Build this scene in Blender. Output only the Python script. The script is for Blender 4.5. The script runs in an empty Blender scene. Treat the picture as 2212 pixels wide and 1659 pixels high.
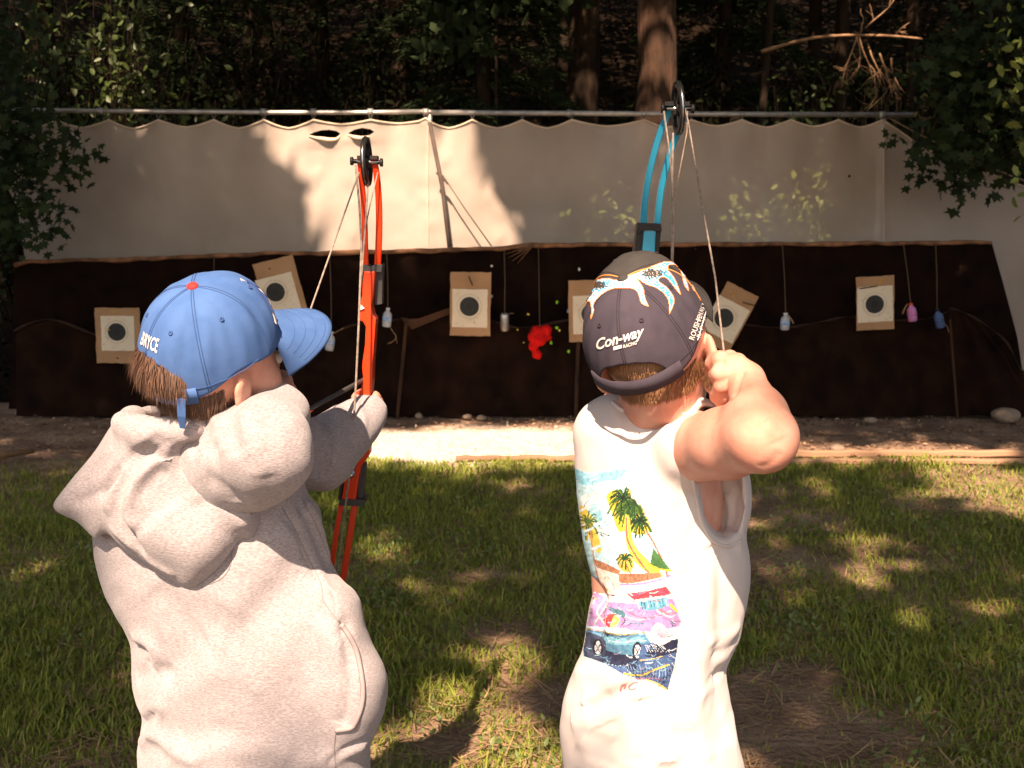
import bpy, bmesh, math, random
import numpy as np
from mathutils import Vector, Matrix
from mathutils.bvhtree import BVHTree
from mathutils.geometry import delaunay_2d_cdt

random.seed(7); rng = np.random.default_rng(7)
SC = bpy.context.scene; COL = SC.collection
R = math.radians

# ------------------------------------------------------------------ camera
PITCH = R(8.6); EYE = 1.45
FPX = 2372.0; CX, CY = 1106.0, 829.5            # photograph measured at 2212 x 1659
cam = bpy.data.cameras.new('camera'); camo = bpy.data.objects.new('camera', cam); COL.objects.link(camo)
camo.location = (0, 0, EYE); camo.rotation_euler = (R(90) - PITCH, 0, 0)
cam.sensor_width = 36; cam.lens = 36 * FPX / 2212; cam.clip_end = 600; cam.clip_start = .05
cam.dof.use_dof = True; cam.dof.focus_distance = 1.65; cam.dof.aperture_fstop = 13
SC.camera = camo

# ------------------------------------------------------------------ sky, sun, exposure
SUN_EL, SUN_AZ = R(47), R(8)                     # behind the camera, to its left
S = np.array([-math.sin(SUN_AZ) * math.cos(SUN_EL), -math.cos(SUN_AZ) * math.cos(SUN_EL), math.sin(SUN_EL)])
w = bpy.data.worlds.new('World'); SC.world = w; w.use_nodes = True
nt = w.node_tree; bg = nt.nodes['Background']
sky = nt.nodes.new('ShaderNodeTexSky'); sky.sky_type = 'NISHITA'; sky.sun_disc = False
sky.sun_elevation = SUN_EL; sky.sun_rotation = math.atan2(S[0], S[1]); sky.dust_density = 2.5
nt.links.new(sky.outputs[0], bg.inputs[0]); bg.inputs[1].default_value = .085
sl = bpy.data.lights.new('sun', 'SUN'); sl.energy = 4.6; sl.angle = R(.53); sl.color = (1, .81, .69)
so = bpy.data.objects.new('sun', sl); COL.objects.link(so)
so.rotation_euler = Vector(S.tolist()).to_track_quat('Z', 'Y').to_euler(); so.location = (-4, -8, 14)
SC.view_settings.view_transform = 'Standard'; SC.view_settings.look = 'None'; SC.view_settings.gamma = 1
SC.view_settings.exposure = 1.38
SC.view_settings.use_white_balance = True; SC.view_settings.white_balance_temperature = 7600; SC.view_settings.white_balance_tint = 14
SC.cycles.max_bounces = 8; SC.cycles.transparent_max_bounces = 16
SC.cycles.use_denoising = True

# ------------------------------------------------------------------ helpers
def P(x, y, Y):
    """world point seen at (x, y) of the photograph at the distance Y from the camera"""
    u = (x - CX) / FPX; v = (CY - y) / FPX
    d = np.array([u, math.cos(PITCH) + v * math.sin(PITCH), -math.sin(PITCH) + v * math.cos(PITCH)])
    d = d * (Y / d[1]); d[2] += EYE
    return d
def G(x, y, z=0.0):
    u = (x - CX) / FPX; v = (CY - y) / FPX
    d = np.array([u, math.cos(PITCH) + v * math.sin(PITCH), -math.sin(PITCH) + v * math.cos(PITCH)])
    d = d * ((z - EYE) / d[2]); d[2] += EYE
    return d
def proj(X, Y, Z):
    Zc = Z - EYE
    d = Y * math.cos(PITCH) - Zc * math.sin(PITCH); u = Y * math.sin(PITCH) + Zc * math.cos(PITCH)
    d = np.maximum(d, .05)
    return CX + FPX * X / d, CY - FPX * u / d
def tag(o, label=None, cat=None, group=None, kind=None):
    if label: o['label'] = label
    if cat: o['category'] = cat
    if group: o['group'] = group
    if kind: o['kind'] = kind
    return o
def empty(name, loc, label=None, cat=None, group=None):
    o = bpy.data.objects.new(name, None); COL.objects.link(o); o.location = [float(c) for c in loc]; o.empty_display_size = .1
    return tag(o, label, cat, group)
def link(name, me, mat=None, parent=None, smooth=False):
    o = bpy.data.objects.new(name, me); COL.objects.link(o)
    if mat is not None:
        for m in (mat if isinstance(mat, (list, tuple)) else [mat]): me.materials.append(m)
    if smooth: me.polygons.foreach_set('use_smooth', np.ones(len(me.polygons), bool))
    if parent is not None:
        o.parent = parent
        if parent.type == 'EMPTY': o.matrix_parent_inverse = Matrix.Translation(-Vector(parent.location))
    return o
def fmesh(name, V, F):
    V = np.asarray(V, np.float32); F = np.asarray(F, np.int32); me = bpy.data.meshes.new(name)
    n, k = F.shape
    me.vertices.add(len(V)); me.vertices.foreach_set('co', V.ravel())
    me.loops.add(n * k); me.loops.foreach_set('vertex_index', F.ravel())
    me.polygons.add(n); me.polygons.foreach_set('loop_start', np.arange(0, n * k, k, dtype=np.int32))
    me.update(calc_edges=True)
    return me
def pymesh(name, V, F):
    me = bpy.data.meshes.new(name); me.from_pydata([tuple(map(float, v)) for v in V], [], [tuple(f) for f in F]); me.update(); return me
class MB:
    """collects boxes, tubes and sheets into one mesh"""
    def __init__(s): s.V = []; s.F = []
    def add(s, V, F):
        b = len(s.V); s.V += [tuple(map(float, v)) for v in V]; s.F += [tuple(int(i) + b for i in f) for f in F]
    def tube(s, pts, rad, seg=8, cap=True, flat=1.0, jitter=0):
        pts = [Vector(map(float, p)) for p in pts]; n = len(pts)
        if not hasattr(rad, '__len__'): rad = [rad] * n
        V = []; F = []; u = None
        for i, p in enumerate(pts):
            t = (pts[min(i + 1, n - 1)] - pts[max(i - 1, 0)]).normalized()
            if u is None:
                a = Vector((0, 0, 1)) if abs(t.z) < .9 else Vector((1, 0, 0)); u = t.cross(a).normalized()
            u = (u - t * u.dot(t)).normalized(); v = t.cross(u)
            for k in range(seg):
                a = 2 * math.pi * k / seg; r = rad[i] * (1 + jitter * (random.random() - .5))
                V.append(p + u * (r * math.cos(a)) + v * (r * flat * math.sin(a)))
        for i in range(n - 1):
            for k in range(seg):
                k2 = (k + 1) % seg; F.append((i * seg + k, i * seg + k2, (i + 1) * seg + k2, (i + 1) * seg + k))
        if cap: F.append(tuple(range(seg))[::-1]); F.append(tuple((n - 1) * seg + k for k in range(seg)))
        s.add(V, F); return s
    def strip(s, pts, side, width, thick):
        """rectangular section swept along pts; side = direction of its width"""
        pts = [Vector(map(float, p)) for p in pts]; n = len(pts); V = []; F = []
        if not hasattr(width, '__len__'): width = [width] * n
        sd = Vector(map(float, side)).normalized()
        for i, p in enumerate(pts):
            t = (pts[min(i + 1, n - 1)] - pts[max(i - 1, 0)]).normalized(); u = (sd - t * sd.dot(t)).normalized(); v = t.cross(u)
            a, b = width[i] / 2, thick / 2; c = min(a, b) * .35
            for x, y in ((-a, -b + c), (-a + c, -b), (a - c, -b), (a, -b + c), (a, b - c), (a - c, b), (-a + c, b), (-a, b - c)): V.append(p + u * x + v * y)
        for i in range(n - 1):
            for k in range(8): k2 = (k + 1) % 8; F.append((i * 8 + k, i * 8 + k2, i * 8 + 8 + k2, i * 8 + 8 + k))
        F.append(tuple(range(8))[::-1]); F.append(tuple((n - 1) * 8 + k for k in range(8)))
        s.add(V, F); return s
    def box(s, c, d, M=None, bev=0):
        c = Vector(map(float, c)); hx, hy, hz = [x / 2 for x in d]
        V = [Vector((x * hx, y * hy, z * hz)) for x in (-1, 1) for y in (-1, 1) for z in (-1, 1)]
        if M is not None: V = [M @ v for v in V]
        s.add([v + c for v in V], [(0, 1, 3, 2), (4, 6, 7, 5), (0, 4, 5, 1), (2, 3, 7, 6), (0, 2, 6, 4), (1, 5, 7, 3)]); return s
    def extrude(s, poly, Y0, Y1):
        """outline in photograph coordinates pushed from distance Y0 to Y1"""
        n = len(poly); V = [P(x, y, Y0) for x, y in poly]; V += [v + np.array([0, Y1 - Y0, 0]) for v in V]
        F = [tuple(range(n)), tuple(range(2 * n - 1, n - 1, -1))] + [(i, i + n, (i + 1) % n + n, (i + 1) % n) for i in range(n)]
        s.add(V, F); return s
    def disc(s, c, nrm, r0, r1, th, seg=28):
        """ring (r0 > 0) or disc, thickness th along nrm"""
        nrm = Vector(map(float, nrm)).normalized(); a = Vector((0, 0, 1)) if abs(nrm.z) < .9 else Vector((1, 0, 0)); u = nrm.cross(a).normalized(); v = nrm.cross(u); c = Vector(map(float, c)); V = []; F = []
        for k in range(seg):
            t = 2 * math.pi * k / seg; d = u * math.cos(t) + v * math.sin(t)
            for r, h in ((r0, -1), (r1, -1), (r1, 1), (r0, 1)): V.append(c + d * r + nrm * (h * th / 2))
        for k in range(seg):
            a0 = 4 * k; b0 = 4 * ((k + 1) % seg)
            for i in range(4): F.append((a0 + i, a0 + (i + 1) % 4, b0 + (i + 1) % 4, b0 + i))
        s.add(V, F); return s
    def build(s, name, mat, parent=None, smooth=False, bevel=0):
        me = pymesh(name, s.V, s.F)
        bm = bmesh.new(); bm.from_mesh(me); bmesh.ops.recalc_face_normals(bm, faces=bm.faces)
        if bevel: bmesh.ops.bevel(bm, geom=[e for e in bm.edges if e.calc_face_angle(0) > .6], offset=bevel, segments=2, affect='EDGES', profile=.6)
        bm.to_mesh(me); bm.free()
        return link(name, me, mat, parent, smooth)
def crom(pts, n=6, closed=False):
    """Catmull-Rom through pts"""
    p = np.array(pts, float); m = len(p); out = []
    rngi = range(m if closed else m - 1)
    for i in rngi:
        if closed: a, b, c, d = p[(i - 1) % m], p[i], p[(i + 1) % m], p[(i + 2) % m]
        else: a, b, c, d = p[max(i - 1, 0)], p[i], p[i + 1], p[min(i + 2, m - 1)]
        for t in np.arange(n) / n:
            out.append(.5 * ((2 * b) + (c - a) * t + (2 * a - 5 * b + 4 * c - d) * t * t + (3 * b - a - 3 * c + d) * t ** 3))
    if not closed: out.append(p[-1])
    return np.array(out)
def smoothstep(a, b, x): t = np.clip((x - a) / (b - a), 0, 1); return t * t * (3 - 2 * t)
def inpoly(x, y, poly):
    poly = np.asarray(poly, float); x = np.asarray(x, float); y = np.asarray(y, float); c = np.zeros(np.broadcast(x, y).shape, bool)
    for i in range(len(poly)):
        x1, y1 = poly[i]; x2, y2 = poly[i - 1]
        if y1 == y2: continue
        c ^= ((y1 > y) != (y2 > y)) & (x < (x2 - x1) * (y - y1) / (y2 - y1) + x1)
    return c
def polydist(x, y, poly):
    d = np.full(np.broadcast(x, y).shape, 1e9)
    for i in range(len(poly)):
        a = np.array(poly[i - 1], float); b = np.array(poly[i], float); e = b - a; L = max(e @ e, 1e-9)
        t = np.clip(((x - a[0]) * e[0] + (y - a[1]) * e[1]) / L, 0, 1)
        d = np.minimum(d, np.hypot(x - a[0] - t * e[0], y - a[1] - t * e[1]))
    return d
def vnoise(x, y, seed=0):
    """smooth value noise, numpy"""
    r = np.random.default_rng(seed); T = r.random((64, 64)); xi = np.floor(x).astype(int); yi = np.floor(y).astype(int); fx = x - xi; fy = y - yi
    fx = fx * fx * (3 - 2 * fx); fy = fy * fy * (3 - 2 * fy); g = lambda i, j: T[i % 64, j % 64]
    return (g(xi, yi) * (1 - fx) + g(xi + 1, yi) * fx) * (1 - fy) + (g(xi, yi + 1) * (1 - fx) + g(xi + 1, yi + 1) * fx) * fy

# ------------------------------------------------------------------ materials
def mat(name, c, c2=None, rough=.75, scale=6, bump=0, bscale=80, metal=0, spec=.3, island=0, transl=0, sheen=0, detail=4, dist=.002, stretch=None, sss=0):
    m = bpy.data.materials.new(name); m.use_nodes = True; n = m.node_tree; L = n.links.new; b = n.nodes['Principled BSDF']
    tc = n.nodes.new('ShaderNodeTexCoord'); src = tc.outputs['Object']
    if stretch:
        mp = n.nodes.new('ShaderNodeMapping'); mp.inputs['Scale'].default_value = stretch; L(src, mp.inputs[0]); src = mp.outputs[0]
    if c2 is None: c2 = tuple(x * .8 for x in c)
    no = n.nodes.new('ShaderNodeTexNoise'); no.inputs['Scale'].default_value = scale; no.inputs['Detail'].default_value = detail; L(src, no.inputs['Vector'])
    cr = n.nodes.new('ShaderNodeValToRGB'); cr.color_ramp.elements[0].position = .35; cr.color_ramp.elements[1].position = .65
    cr.color_ramp.elements[0].color = (*c2, 1); cr.color_ramp.elements[1].color = (*c, 1)
    if island:
        g = n.nodes.new('ShaderNodeNewGeometry'); mx = n.nodes.new('ShaderNodeMix'); mx.data_type = 'FLOAT'; mx.inputs[0].default_value = island
        L(no.outputs[0], mx.inputs[2]); L(g.outputs['Random Per Island'], mx.inputs[3]); L(mx.outputs[0], cr.inputs[0])
        cr.color_ramp.elements[0].position = .15; cr.color_ramp.elements[1].position = .85
    else: L(no.outputs[0], cr.inputs[0])
    L(cr.outputs[0], b.inputs['Base Color'])
    b.inputs['Roughness'].default_value = rough; b.inputs['Metallic'].default_value = metal; b.inputs['Specular IOR Level'].default_value = spec
    if sheen: b.inputs['Sheen Weight'].default_value = sheen; b.inputs['Sheen Roughness'].default_value = .6
    if sss: b.inputs['Subsurface Weight'].default_value = sss; b.inputs['Subsurface Radius'].default_value = (.012, .005, .003); b.inputs['Subsurface Scale'].default_value = 1
    if bump:
        n2 = n.nodes.new('ShaderNodeTexNoise'); n2.inputs['Scale'].default_value = bscale; n2.inputs['Detail'].default_value = 5; L(src, n2.inputs['Vector'])
        bp = n.nodes.new('ShaderNodeBump'); bp.inputs['Strength'].default_value = bump; bp.inputs['Distance'].default_value = dist; L(n2.outputs[0], bp.inputs['Height']); L(bp.outputs[0], b.inputs['Normal'])
    if transl:
        t = n.nodes.new('ShaderNodeBsdfTranslucent'); L(cr.outputs[0], t.inputs[0]); mx = n.nodes.new('ShaderNodeMixShader'); mx.inputs[0].default_value = transl
        L(b.outputs[0], mx.inputs[1]); L(t.outputs[0], mx.inputs[2]); L(mx.outputs[0], n.nodes['Material Output'].inputs[0])
    return m
def print_mat(name, rough=.8):
    m = mat(name, (.5, .5, .5), rough=rough, bump=.25, bscale=900, dist=.001); n = m.node_tree
    a = n.nodes.new('ShaderNodeAttribute'); a.attribute_name = 'ink'; n.links.new(a.outputs['Color'], n.nodes['Principled BSDF'].inputs['Base Color']); return m

# ------------------------------------------------------------------ volume modelling
class Field:
    def __init__(s, lo, hi, h):
        s.lo = np.array(lo, float); s.h = h; s.n = np.ceil((np.array(hi) - s.lo) / h).astype(int) + 1
        s.F = np.full(s.n, .5, np.float32); s.ax = [s.lo[i] + h * np.arange(s.n[i]) for i in range(3)]
    def sub(s, lo, hi):
        a = np.clip(np.floor((np.array(lo) - s.lo) / s.h).astype(int), 0, s.n); b = np.clip(np.ceil((np.array(hi) - s.lo) / s.h).astype(int) + 1, 0, s.n)
        sl = tuple(slice(a[i], b[i]) for i in range(3))
        return sl, s.ax[0][sl[0]][:, None, None], s.ax[1][sl[1]][None, :, None], s.ax[2][sl[2]][None, None, :]
    def op(s, fn, lo, hi, k=.01, cut=False):
        sl, X, Y, Z = s.sub(np.array(lo) - k - .012, np.array(hi) + k + .012); A = s.F[sl]
        if A.size == 0: return
        B = fn(X, Y, Z)
        if cut: h = np.maximum(k - np.abs(A + B), 0) / k; s.F[sl] = np.maximum(A, -B) + h * h * k / 4
        else: h = np.maximum(k - np.abs(A - B), 0) / k; s.F[sl] = np.minimum(A, B) - h * h * k / 4
    def ell(s, c, r, M=None, k=.01, cut=False):
        c = np.array(c, float); r = np.array(r, float); m = r.max()
        def fn(X, Y, Z):
            x, y, z = X - c[0], Y - c[1], Z - c[2]
            if M is not None: x, y, z = (M[0][i] * x + M[1][i] * y + M[2][i] * z for i in range(3)); 
            q = np.sqrt((x / r[0]) ** 2 + (y / r[1]) ** 2 + (z / r[2]) ** 2); return (q - 1) * r.min() * (.5 + .5 * r.max() / r.min()) ** .5
        s.op(fn, c - m, c + m, k, cut)
    def cap(s, a, b, ra, rb, k=.01, cut=False):
        a = np.array(a, float); b = np.array(b, float); m = max(ra, rb); e = b - a; L = max(e @ e, 1e-9)
        def fn(X, Y, Z):
            t = np.clip(((X - a[0]) * e[0] + (Y - a[1]) * e[1] + (Z - a[2]) * e[2]) / L, 0, 1)
            return np.sqrt((X - a[0] - t * e[0]) ** 2 + (Y - a[1] - t * e[1]) ** 2 + (Z - a[2] - t * e[2]) ** 2) - (ra + (rb - ra) * t)
        s.op(fn, np.minimum(a, b) - m, np.maximum(a, b) + m, k, cut)
    def chain(s, pts, rad, k=.01):
        for i in range(len(pts) - 1): s.cap(pts[i], pts[i + 1], rad[i], rad[i + 1], k)
    def puff(s, poly, depth, T, Rm, k=.02, n=5, cut=False, tilt=0.0, xt=0.0, pw=2.0):
        """body with the outline poly (photograph coordinates), centred at the distance depth, half thickness T, rounded over Rm metres.
        tilt: change of distance per 1000 px down, xt: per 1000 px to the side"""
        pl = crom(poly, n, True); st = 4.0; mg = 110
        x0, y0 = pl.min(0) - mg; x1, y1 = pl.max(0) + mg; gx = np.arange(x0, x1, st); gy = np.arange(y0, y1, st)
        D = polydist(gx[:, None], gy[None, :], pl) * np.where(inpoly(gx[:, None], gy[None, :], pl), 1, -1)
        px = pl.mean(0)
        def fn(X, Y, Z):
            u, v = proj(X, Y, Z); dp = depth + (v - px[1]) * tilt / 1000 + (u - px[0]) * xt / 1000
            fu = np.clip((u - x0) / st, 0, len(gx) - 1.01); fv = np.clip((v - y0) / st, 0, len(gy) - 1.01); i = fu.astype(int); j = fv.astype(int); fu = fu - i; fv = fv - j
            d = (D[i, j] * (1 - fu) + D[i + 1, j] * fu) * (1 - fv) + (D[i, j + 1] * (1 - fu) + D[i + 1, j + 1] * fu) * fv
            d = d * (depth / FPX); q = np.maximum(Rm - d, 0) / Rm; t = np.abs(Y - dp) / T
            return ((q ** pw + t ** pw) ** (1 / pw) - 1) * min(T, Rm)
        c = np.array([P(x, y, depth) for x, y in pl]); sp = T + abs(tilt) * .4 + abs(xt) * .3
        lo = c.min(0) - [.04, 0, .05]; hi = c.max(0) + [.04, 0, .05]; lo[1] = depth - sp - .02; hi[1] = depth + sp + .02
        lo[2] -= .12 * (T > .06); hi[2] += .05
        s.op(fn, lo, hi, k, cut)
    def mesh(s, smooth=2):
        F = s.F; sg = F < 0; c = np.zeros(np.array(F.shape) - 1, np.int8)
        for i in (0, 1):
            for j in (0, 1):
                for k in (0, 1): c += sg[i:F.shape[0] - 1 + i, j:F.shape[1] - 1 + j, k:F.shape[2] - 1 + k]
        idx = np.argwhere((c > 0) & (c < 8)); n = len(idx)
        cor = [(i, j, k) for i in (0, 1) for j in (0, 1) for k in (0, 1)]
        val = np.stack([F[idx[:, 0] + i, idx[:, 1] + j, idx[:, 2] + k] for i, j, k in cor], 1)
        acc = np.zeros((n, 3)); cnt = np.zeros(n)
        for a in range(8):
            for b in range(a + 1, 8):
                if sum(abs(np.array(cor[a]) - cor[b])) != 1: continue
                m = (val[:, a] < 0) != (val[:, b] < 0); t = val[m, a] / (val[m, a] - val[m, b])
                acc[m] += np.array(cor[a]) + t[:, None] * (np.array(cor[b]) - np.array(cor[a])); cnt[m] += 1
        V = s.lo + s.h * (idx + acc / cnt[:, None]); ids = np.full(c.shape, -1, np.int32); ids[idx[:, 0], idx[:, 1], idx[:, 2]] = np.arange(n)
        Q = []
        for ax in range(3):
            a = np.moveaxis(sg, ax, 0); b = np.moveaxis(ids, ax, 0); x = a[:-1] != a[1:]; x[:, 0] = False; x[:, :, 0] = False; x[:, -1] = False; x[:, :, -1] = False
            p = np.argwhere(x); i, j, k = p.T
            q = np.stack([b[i, j - 1, k - 1], b[i, j, k - 1], b[i, j, k], b[i, j - 1, k]], 1); fl = a[i, j, k]
            if ax == 1: fl = ~fl
            q[~fl] = q[~fl][:, ::-1]; Q.append(q)
        Q = np.concatenate(Q); Q = Q[(Q >= 0).all(1)]
        d0 = V[Q[:, 0]]; vol = np.einsum('ij,ij->i', d0 - V.mean(0), np.cross(V[Q[:, 1]] - d0, V[Q[:, 2]] - d0)).sum()
        if vol < 0: Q = Q[:, ::-1].copy()
        E = np.unique(np.sort(np.concatenate([Q[:, [0, 1]], Q[:, [1, 2]], Q[:, [2, 3]], Q[:, [3, 0]]]), 1), axis=0)
        for _ in range(smooth): V = relax(V, E, .5)
        return V, Q, E
def relax(V, E, f=.5):
    A = np.zeros_like(V); C = np.zeros(len(V)); 
    for k in range(3): A[:, k] = np.bincount(E[:, 0], V[E[:, 1], k], len(V)) + np.bincount(E[:, 1], V[E[:, 0], k], len(V))
    C = np.bincount(E.ravel(), minlength=len(V)); C[C == 0] = 1
    return V + f * (A / C[:, None] - V)
def normals(V, Q):
    n = np.cross(V[Q[:, 2]] - V[Q[:, 0]], V[Q[:, 3]] - V[Q[:, 1]]); N = np.zeros_like(V)
    for c in range(4):
        for k in range(3): N[:, k] += np.bincount(Q[:, c], n[:, k], len(V))
    return N / np.maximum(np.linalg.norm(N, axis=1), 1e-12)[:, None]
def bvh_of(V, Q): return BVHTree.FromPolygons([Vector(v) for v in V.tolist()], Q.tolist())
def hit(bvh, x, y):
    o = Vector((0, 0, EYE)); d = Vector((P(x, y, 1.0) - np.array([0, 0, EYE])).tolist()).normalized(); l, n, i, t = bvh.ray_cast(o, d)
    return (l, -n if n is not None and n.dot(d) > 0 else n, i, t)
def on_surface(bvh, pts, off=0.0, near=False):
    out = []
    for x, y in pts:
        l, n, i, d = hit(bvh, x, y)
        if l is not None: out.append(np.array(l + n * off))
    return out
def sculpt(V, Q, strokes):
    """press or raise folds: stroke = (points, width m, height m[, 'step'])"""
    bvh = bvh_of(V, Q); N = normals(V, Q); D = np.zeros(len(V))
    for st in strokes:
        pts, wd, amp = st[:3]; pl = crom(pts, 8); s3 = on_surface(bvh, pl)
        if len(s3) < 2: continue
        s3 = np.array(s3); lo = s3.min(0) - 3 * wd; hi = s3.max(0) + 3 * wd; I = np.where(((V > lo) & (V < hi)).all(1))[0]
        if not len(I): continue
        ds = np.concatenate([np.linspace(a, b, max(2, int(np.linalg.norm(b - a) / .003))) for a, b in zip(s3[:-1], s3[1:])]); tt = np.linspace(0, 1, len(ds))
        d = np.full(len(I), 9.); am = np.zeros(len(I), int)
        for c in range(0, len(I), 4000):
            q = np.linalg.norm(V[I[c:c + 4000], None] - ds[None], axis=2); am[c:c + 4000] = q.argmin(1); d[c:c + 4000] = q.min(1)
        fade = smoothstep(0, .12, tt[am]) * smoothstep(0, .12, 1 - tt[am])
        if len(st) > 3 and st[3] == 'step':
            t = np.gradient(ds, axis=0)[am]; sd = np.einsum('ij,ij->i', np.cross(t, V[I] - ds[am]), N[I]); sd = sd / np.maximum(np.linalg.norm(t, axis=1), 1e-9)
            D[I] += amp * fade * smoothstep(-.004, .004, sd) * np.exp(-(np.maximum(d, 0) / wd) ** 1.5)
        else: D[I] += amp * fade * np.exp(-(d / wd) ** 2)
    return V + N * D[:, None]
def skin_obj(name, V, Q, mt, parent): return link(name, fmesh(name, V, Q), mt, parent, True)
def decal(name, bvh, outline, paint, mt, parent, step=2.0, off=.0012, conv=None):
    """thin print laid on a surface: outline in photograph coordinates, paint(x, y) -> colours (n, 3)"""
    ol = np.asarray(outline, float); x0, y0 = ol.min(0); x1, y1 = ol.max(0); xs = np.arange(x0, x1 + step, step); ys = np.arange(y0, y1 + step, step)
    gx, gy = np.meshgrid(xs, ys, indexing='ij'); ok = inpoly(gx, gy, ol); V = []; ids = -np.ones(gx.shape, int)
    for i, j in np.argwhere(ok):
        p = (gx[i, j], gy[i, j]) if conv is None else conv(gx[i, j], gy[i, j])
        l, n, f, d = hit(bvh, *p)
        if l is not None: ids[i, j] = len(V); V.append(np.array(l + n * off))
    a, b, c, d = ids[:-1, :-1], ids[1:, :-1], ids[1:, 1:], ids[:-1, 1:]; m = (a >= 0) & (b >= 0) & (c >= 0) & (d >= 0); F = np.stack([a[m], d[m], c[m], b[m]], 1); V = np.array(V)
    cx = gx[:-1, :-1][m] + step / 2; cy = gy[:-1, :-1][m] + step / 2
    ln = np.linalg.norm(V[F[:, 0]] - V[F[:, 2]], axis=1); k = ln < np.median(ln) * 5; F = F[k]; cx = cx[k]; cy = cy[k]
    me = fmesh(name, V, F); colr = np.ones((len(F), 4)); colr[:, :3] = paint(cx, cy); at = me.attributes.new('ink', 'FLOAT_COLOR', 'FACE'); at.data.foreach_set('color', colr.astype(np.float32).ravel())
    return link(name, me, mt, parent, True)
def glyphs(text, shear=0.0, bold=0.0):
    cu = bpy.data.curves.new('t', 'FONT'); cu.body = text; cu.size = 1; cu.shear = shear; cu.offset = bold; cu.resolution_u = 3; cu.align_x = 'CENTER'
    o = bpy.data.objects.new('t', cu); COL.objects.link(o); dg = bpy.context.evaluated_depsgraph_get(); me = bpy.data.meshes.new_from_object(o.evaluated_get(dg))
    V = np.array([v.co[:2] for v in me.vertices]); F = [tuple(p.vertices) for p in me.polygons]
    bpy.data.objects.remove(o); bpy.data.curves.remove(cu); bpy.data.meshes.remove(me); return V, F
def letter_decal(name, bvh, text, place, mt, parent, off=.0016, shear=0.0, bold=0.0, th=.0008):
    """embroidered lettering: place(u, v) -> photograph point; u, v in em units, centred"""
    V, F = glyphs(text, shear, bold); bm = bmesh.new(); vs = []
    for u, v in V:
        l, n, i, d = hit(bvh, *place(u, v)); vs.append(None if l is None else bm.verts.new(l + n * off))
    for f in F:
        if all(vs[i] is not None for i in f):
            try: bm.faces.new([vs[i] for i in f])
            except ValueError: pass
    me = bpy.data.meshes.new(name); bm.to_mesh(me); bm.free(); return link(name, me, mt, parent)
def stroke_tube(name, bvh, pts, r, mt, parent, off=0.0, seg=6, n=6):
    s3 = on_surface(bvh, crom(pts, n), off)
    return MB().tube(s3, r, seg).build(name, mt, parent, True) if len(s3) > 1 else None

# ------------------------------------------------------------------ foliage tools
def rand_rot(n, droop=.5):
    """random frames; the leaf's length axis is biased downwards"""
    a = rng.normal(size=(n, 3)); a[:, 2] -= droop; a /= np.linalg.norm(a, axis=1)[:, None]
    b = rng.normal(size=(n, 3)); b -= a * np.sum(a * b, 1)[:, None]; b /= np.linalg.norm(b, axis=1)[:, None]
    return b, a, np.cross(b, a)                  # across, along, normal
LEAF = (np.array([(0, 0, 0), (-.3, .4, .06), (0, 1, -.05), (.3, .4, .06)], float), np.array([(0, 3, 2), (0, 2, 1)]))
OVAL = (np.array([(0, 0, 0), (-.24, .3, .05), (-.2, .7, .04), (0, 1, -.06), (.2, .7, .04), (.24, .3, .05)], float), np.array([(0, 5, 4), (0, 4, 3), (0, 3, 2), (0, 2, 1)]))
_m = [(0, 0), (.12, .22), (.5, .16), (.36, .42), (.62, .66), (.24, .62), (0, 1), (-.24, .62), (-.62, .66), (-.36, .42), (-.5, .16), (-.12, .22)]
MAPLE = (np.array([(x, y, -.1 * abs(x) - .12 * y * y) for x, y in _m] + [(0, .45, 0)], float), np.array([(12, i, (i + 1) % 12) for i in range(12)]))
NEEDLE = (np.array([(-.06, 0, 0), (.06, 0, 0), (0, 1, 0)], float), np.array([(0, 1, 2)]))
def cloud(C, size, shape=LEAF, droop=.5, frames=None):
    C = np.asarray(C, float); n = len(C); T, F = shape; b, a, c = rand_rot(n, droop) if frames is None else frames
    s = (np.full(n, size) if np.isscalar(size) else np.asarray(size)) * rng.uniform(.65, 1.3, n)
    V = C[:, None] + s[:, None, None] * (T[None, :, 0:1] * b[:, None] + T[None, :, 1:2] * a[:, None] + T[None, :, 2:3] * c[:, None])
    return V.reshape(-1, 3), (F[None] + len(T) * np.arange(n)[:, None, None]).reshape(-1, 3)
def join(parts):
    V = []; F = []; b = 0
    for v, f in parts: V.append(v); F.append(f + b); b += len(v)
    return np.concatenate(V), np.concatenate(F)

# ================================================================== the ground
def bank_z(x, y):
    z = np.where(y > 9.6, .30 * (y - 9.6) + .02 * np.maximum(y - 9.6, 0) ** 1.2, 0.0)
    z = z + .22 * np.maximum(np.abs(x) - 9, 0) * smoothstep(-6, 4, y)
    return np.minimum(z, 26.0)
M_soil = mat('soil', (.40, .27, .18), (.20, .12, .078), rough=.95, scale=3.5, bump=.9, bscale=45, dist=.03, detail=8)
gx = np.concatenate([np.linspace(-170, -14, 16), np.linspace(-13, 13, 105), np.linspace(14, 170, 16)]); gy = np.concatenate([np.linspace(-150, -9, 14), np.linspace(-8, 14, 89), np.linspace(14.6, 40, 44), np.linspace(45, 190, 16)])
XX, YY = np.meshgrid(gx, gy, indexing='ij'); ZZ = bank_z(XX, YY) + .035 * (vnoise(XX * 1.7, YY * 1.7, 1) - .5) * (YY > 1) + .5 * (vnoise(XX * .5, YY * .5, 2) - .5) * smoothstep(10, 13, YY) - .012
n0, n1 = XX.shape; I = np.arange(n0 * n1).reshape(n0, n1)
F = np.stack([I[:-1, :-1], I[1:, :-1], I[1:, 1:], I[:-1, 1:]], -1).reshape(-1, 4)
_n = M_soil.node_tree; _L = _n.links.new; _b = _n.nodes['Principled BSDF']; _src = _b.inputs['Base Color'].links[0].from_socket          # pale ellipse: sun glare on the ground painted into the soil colour
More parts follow.
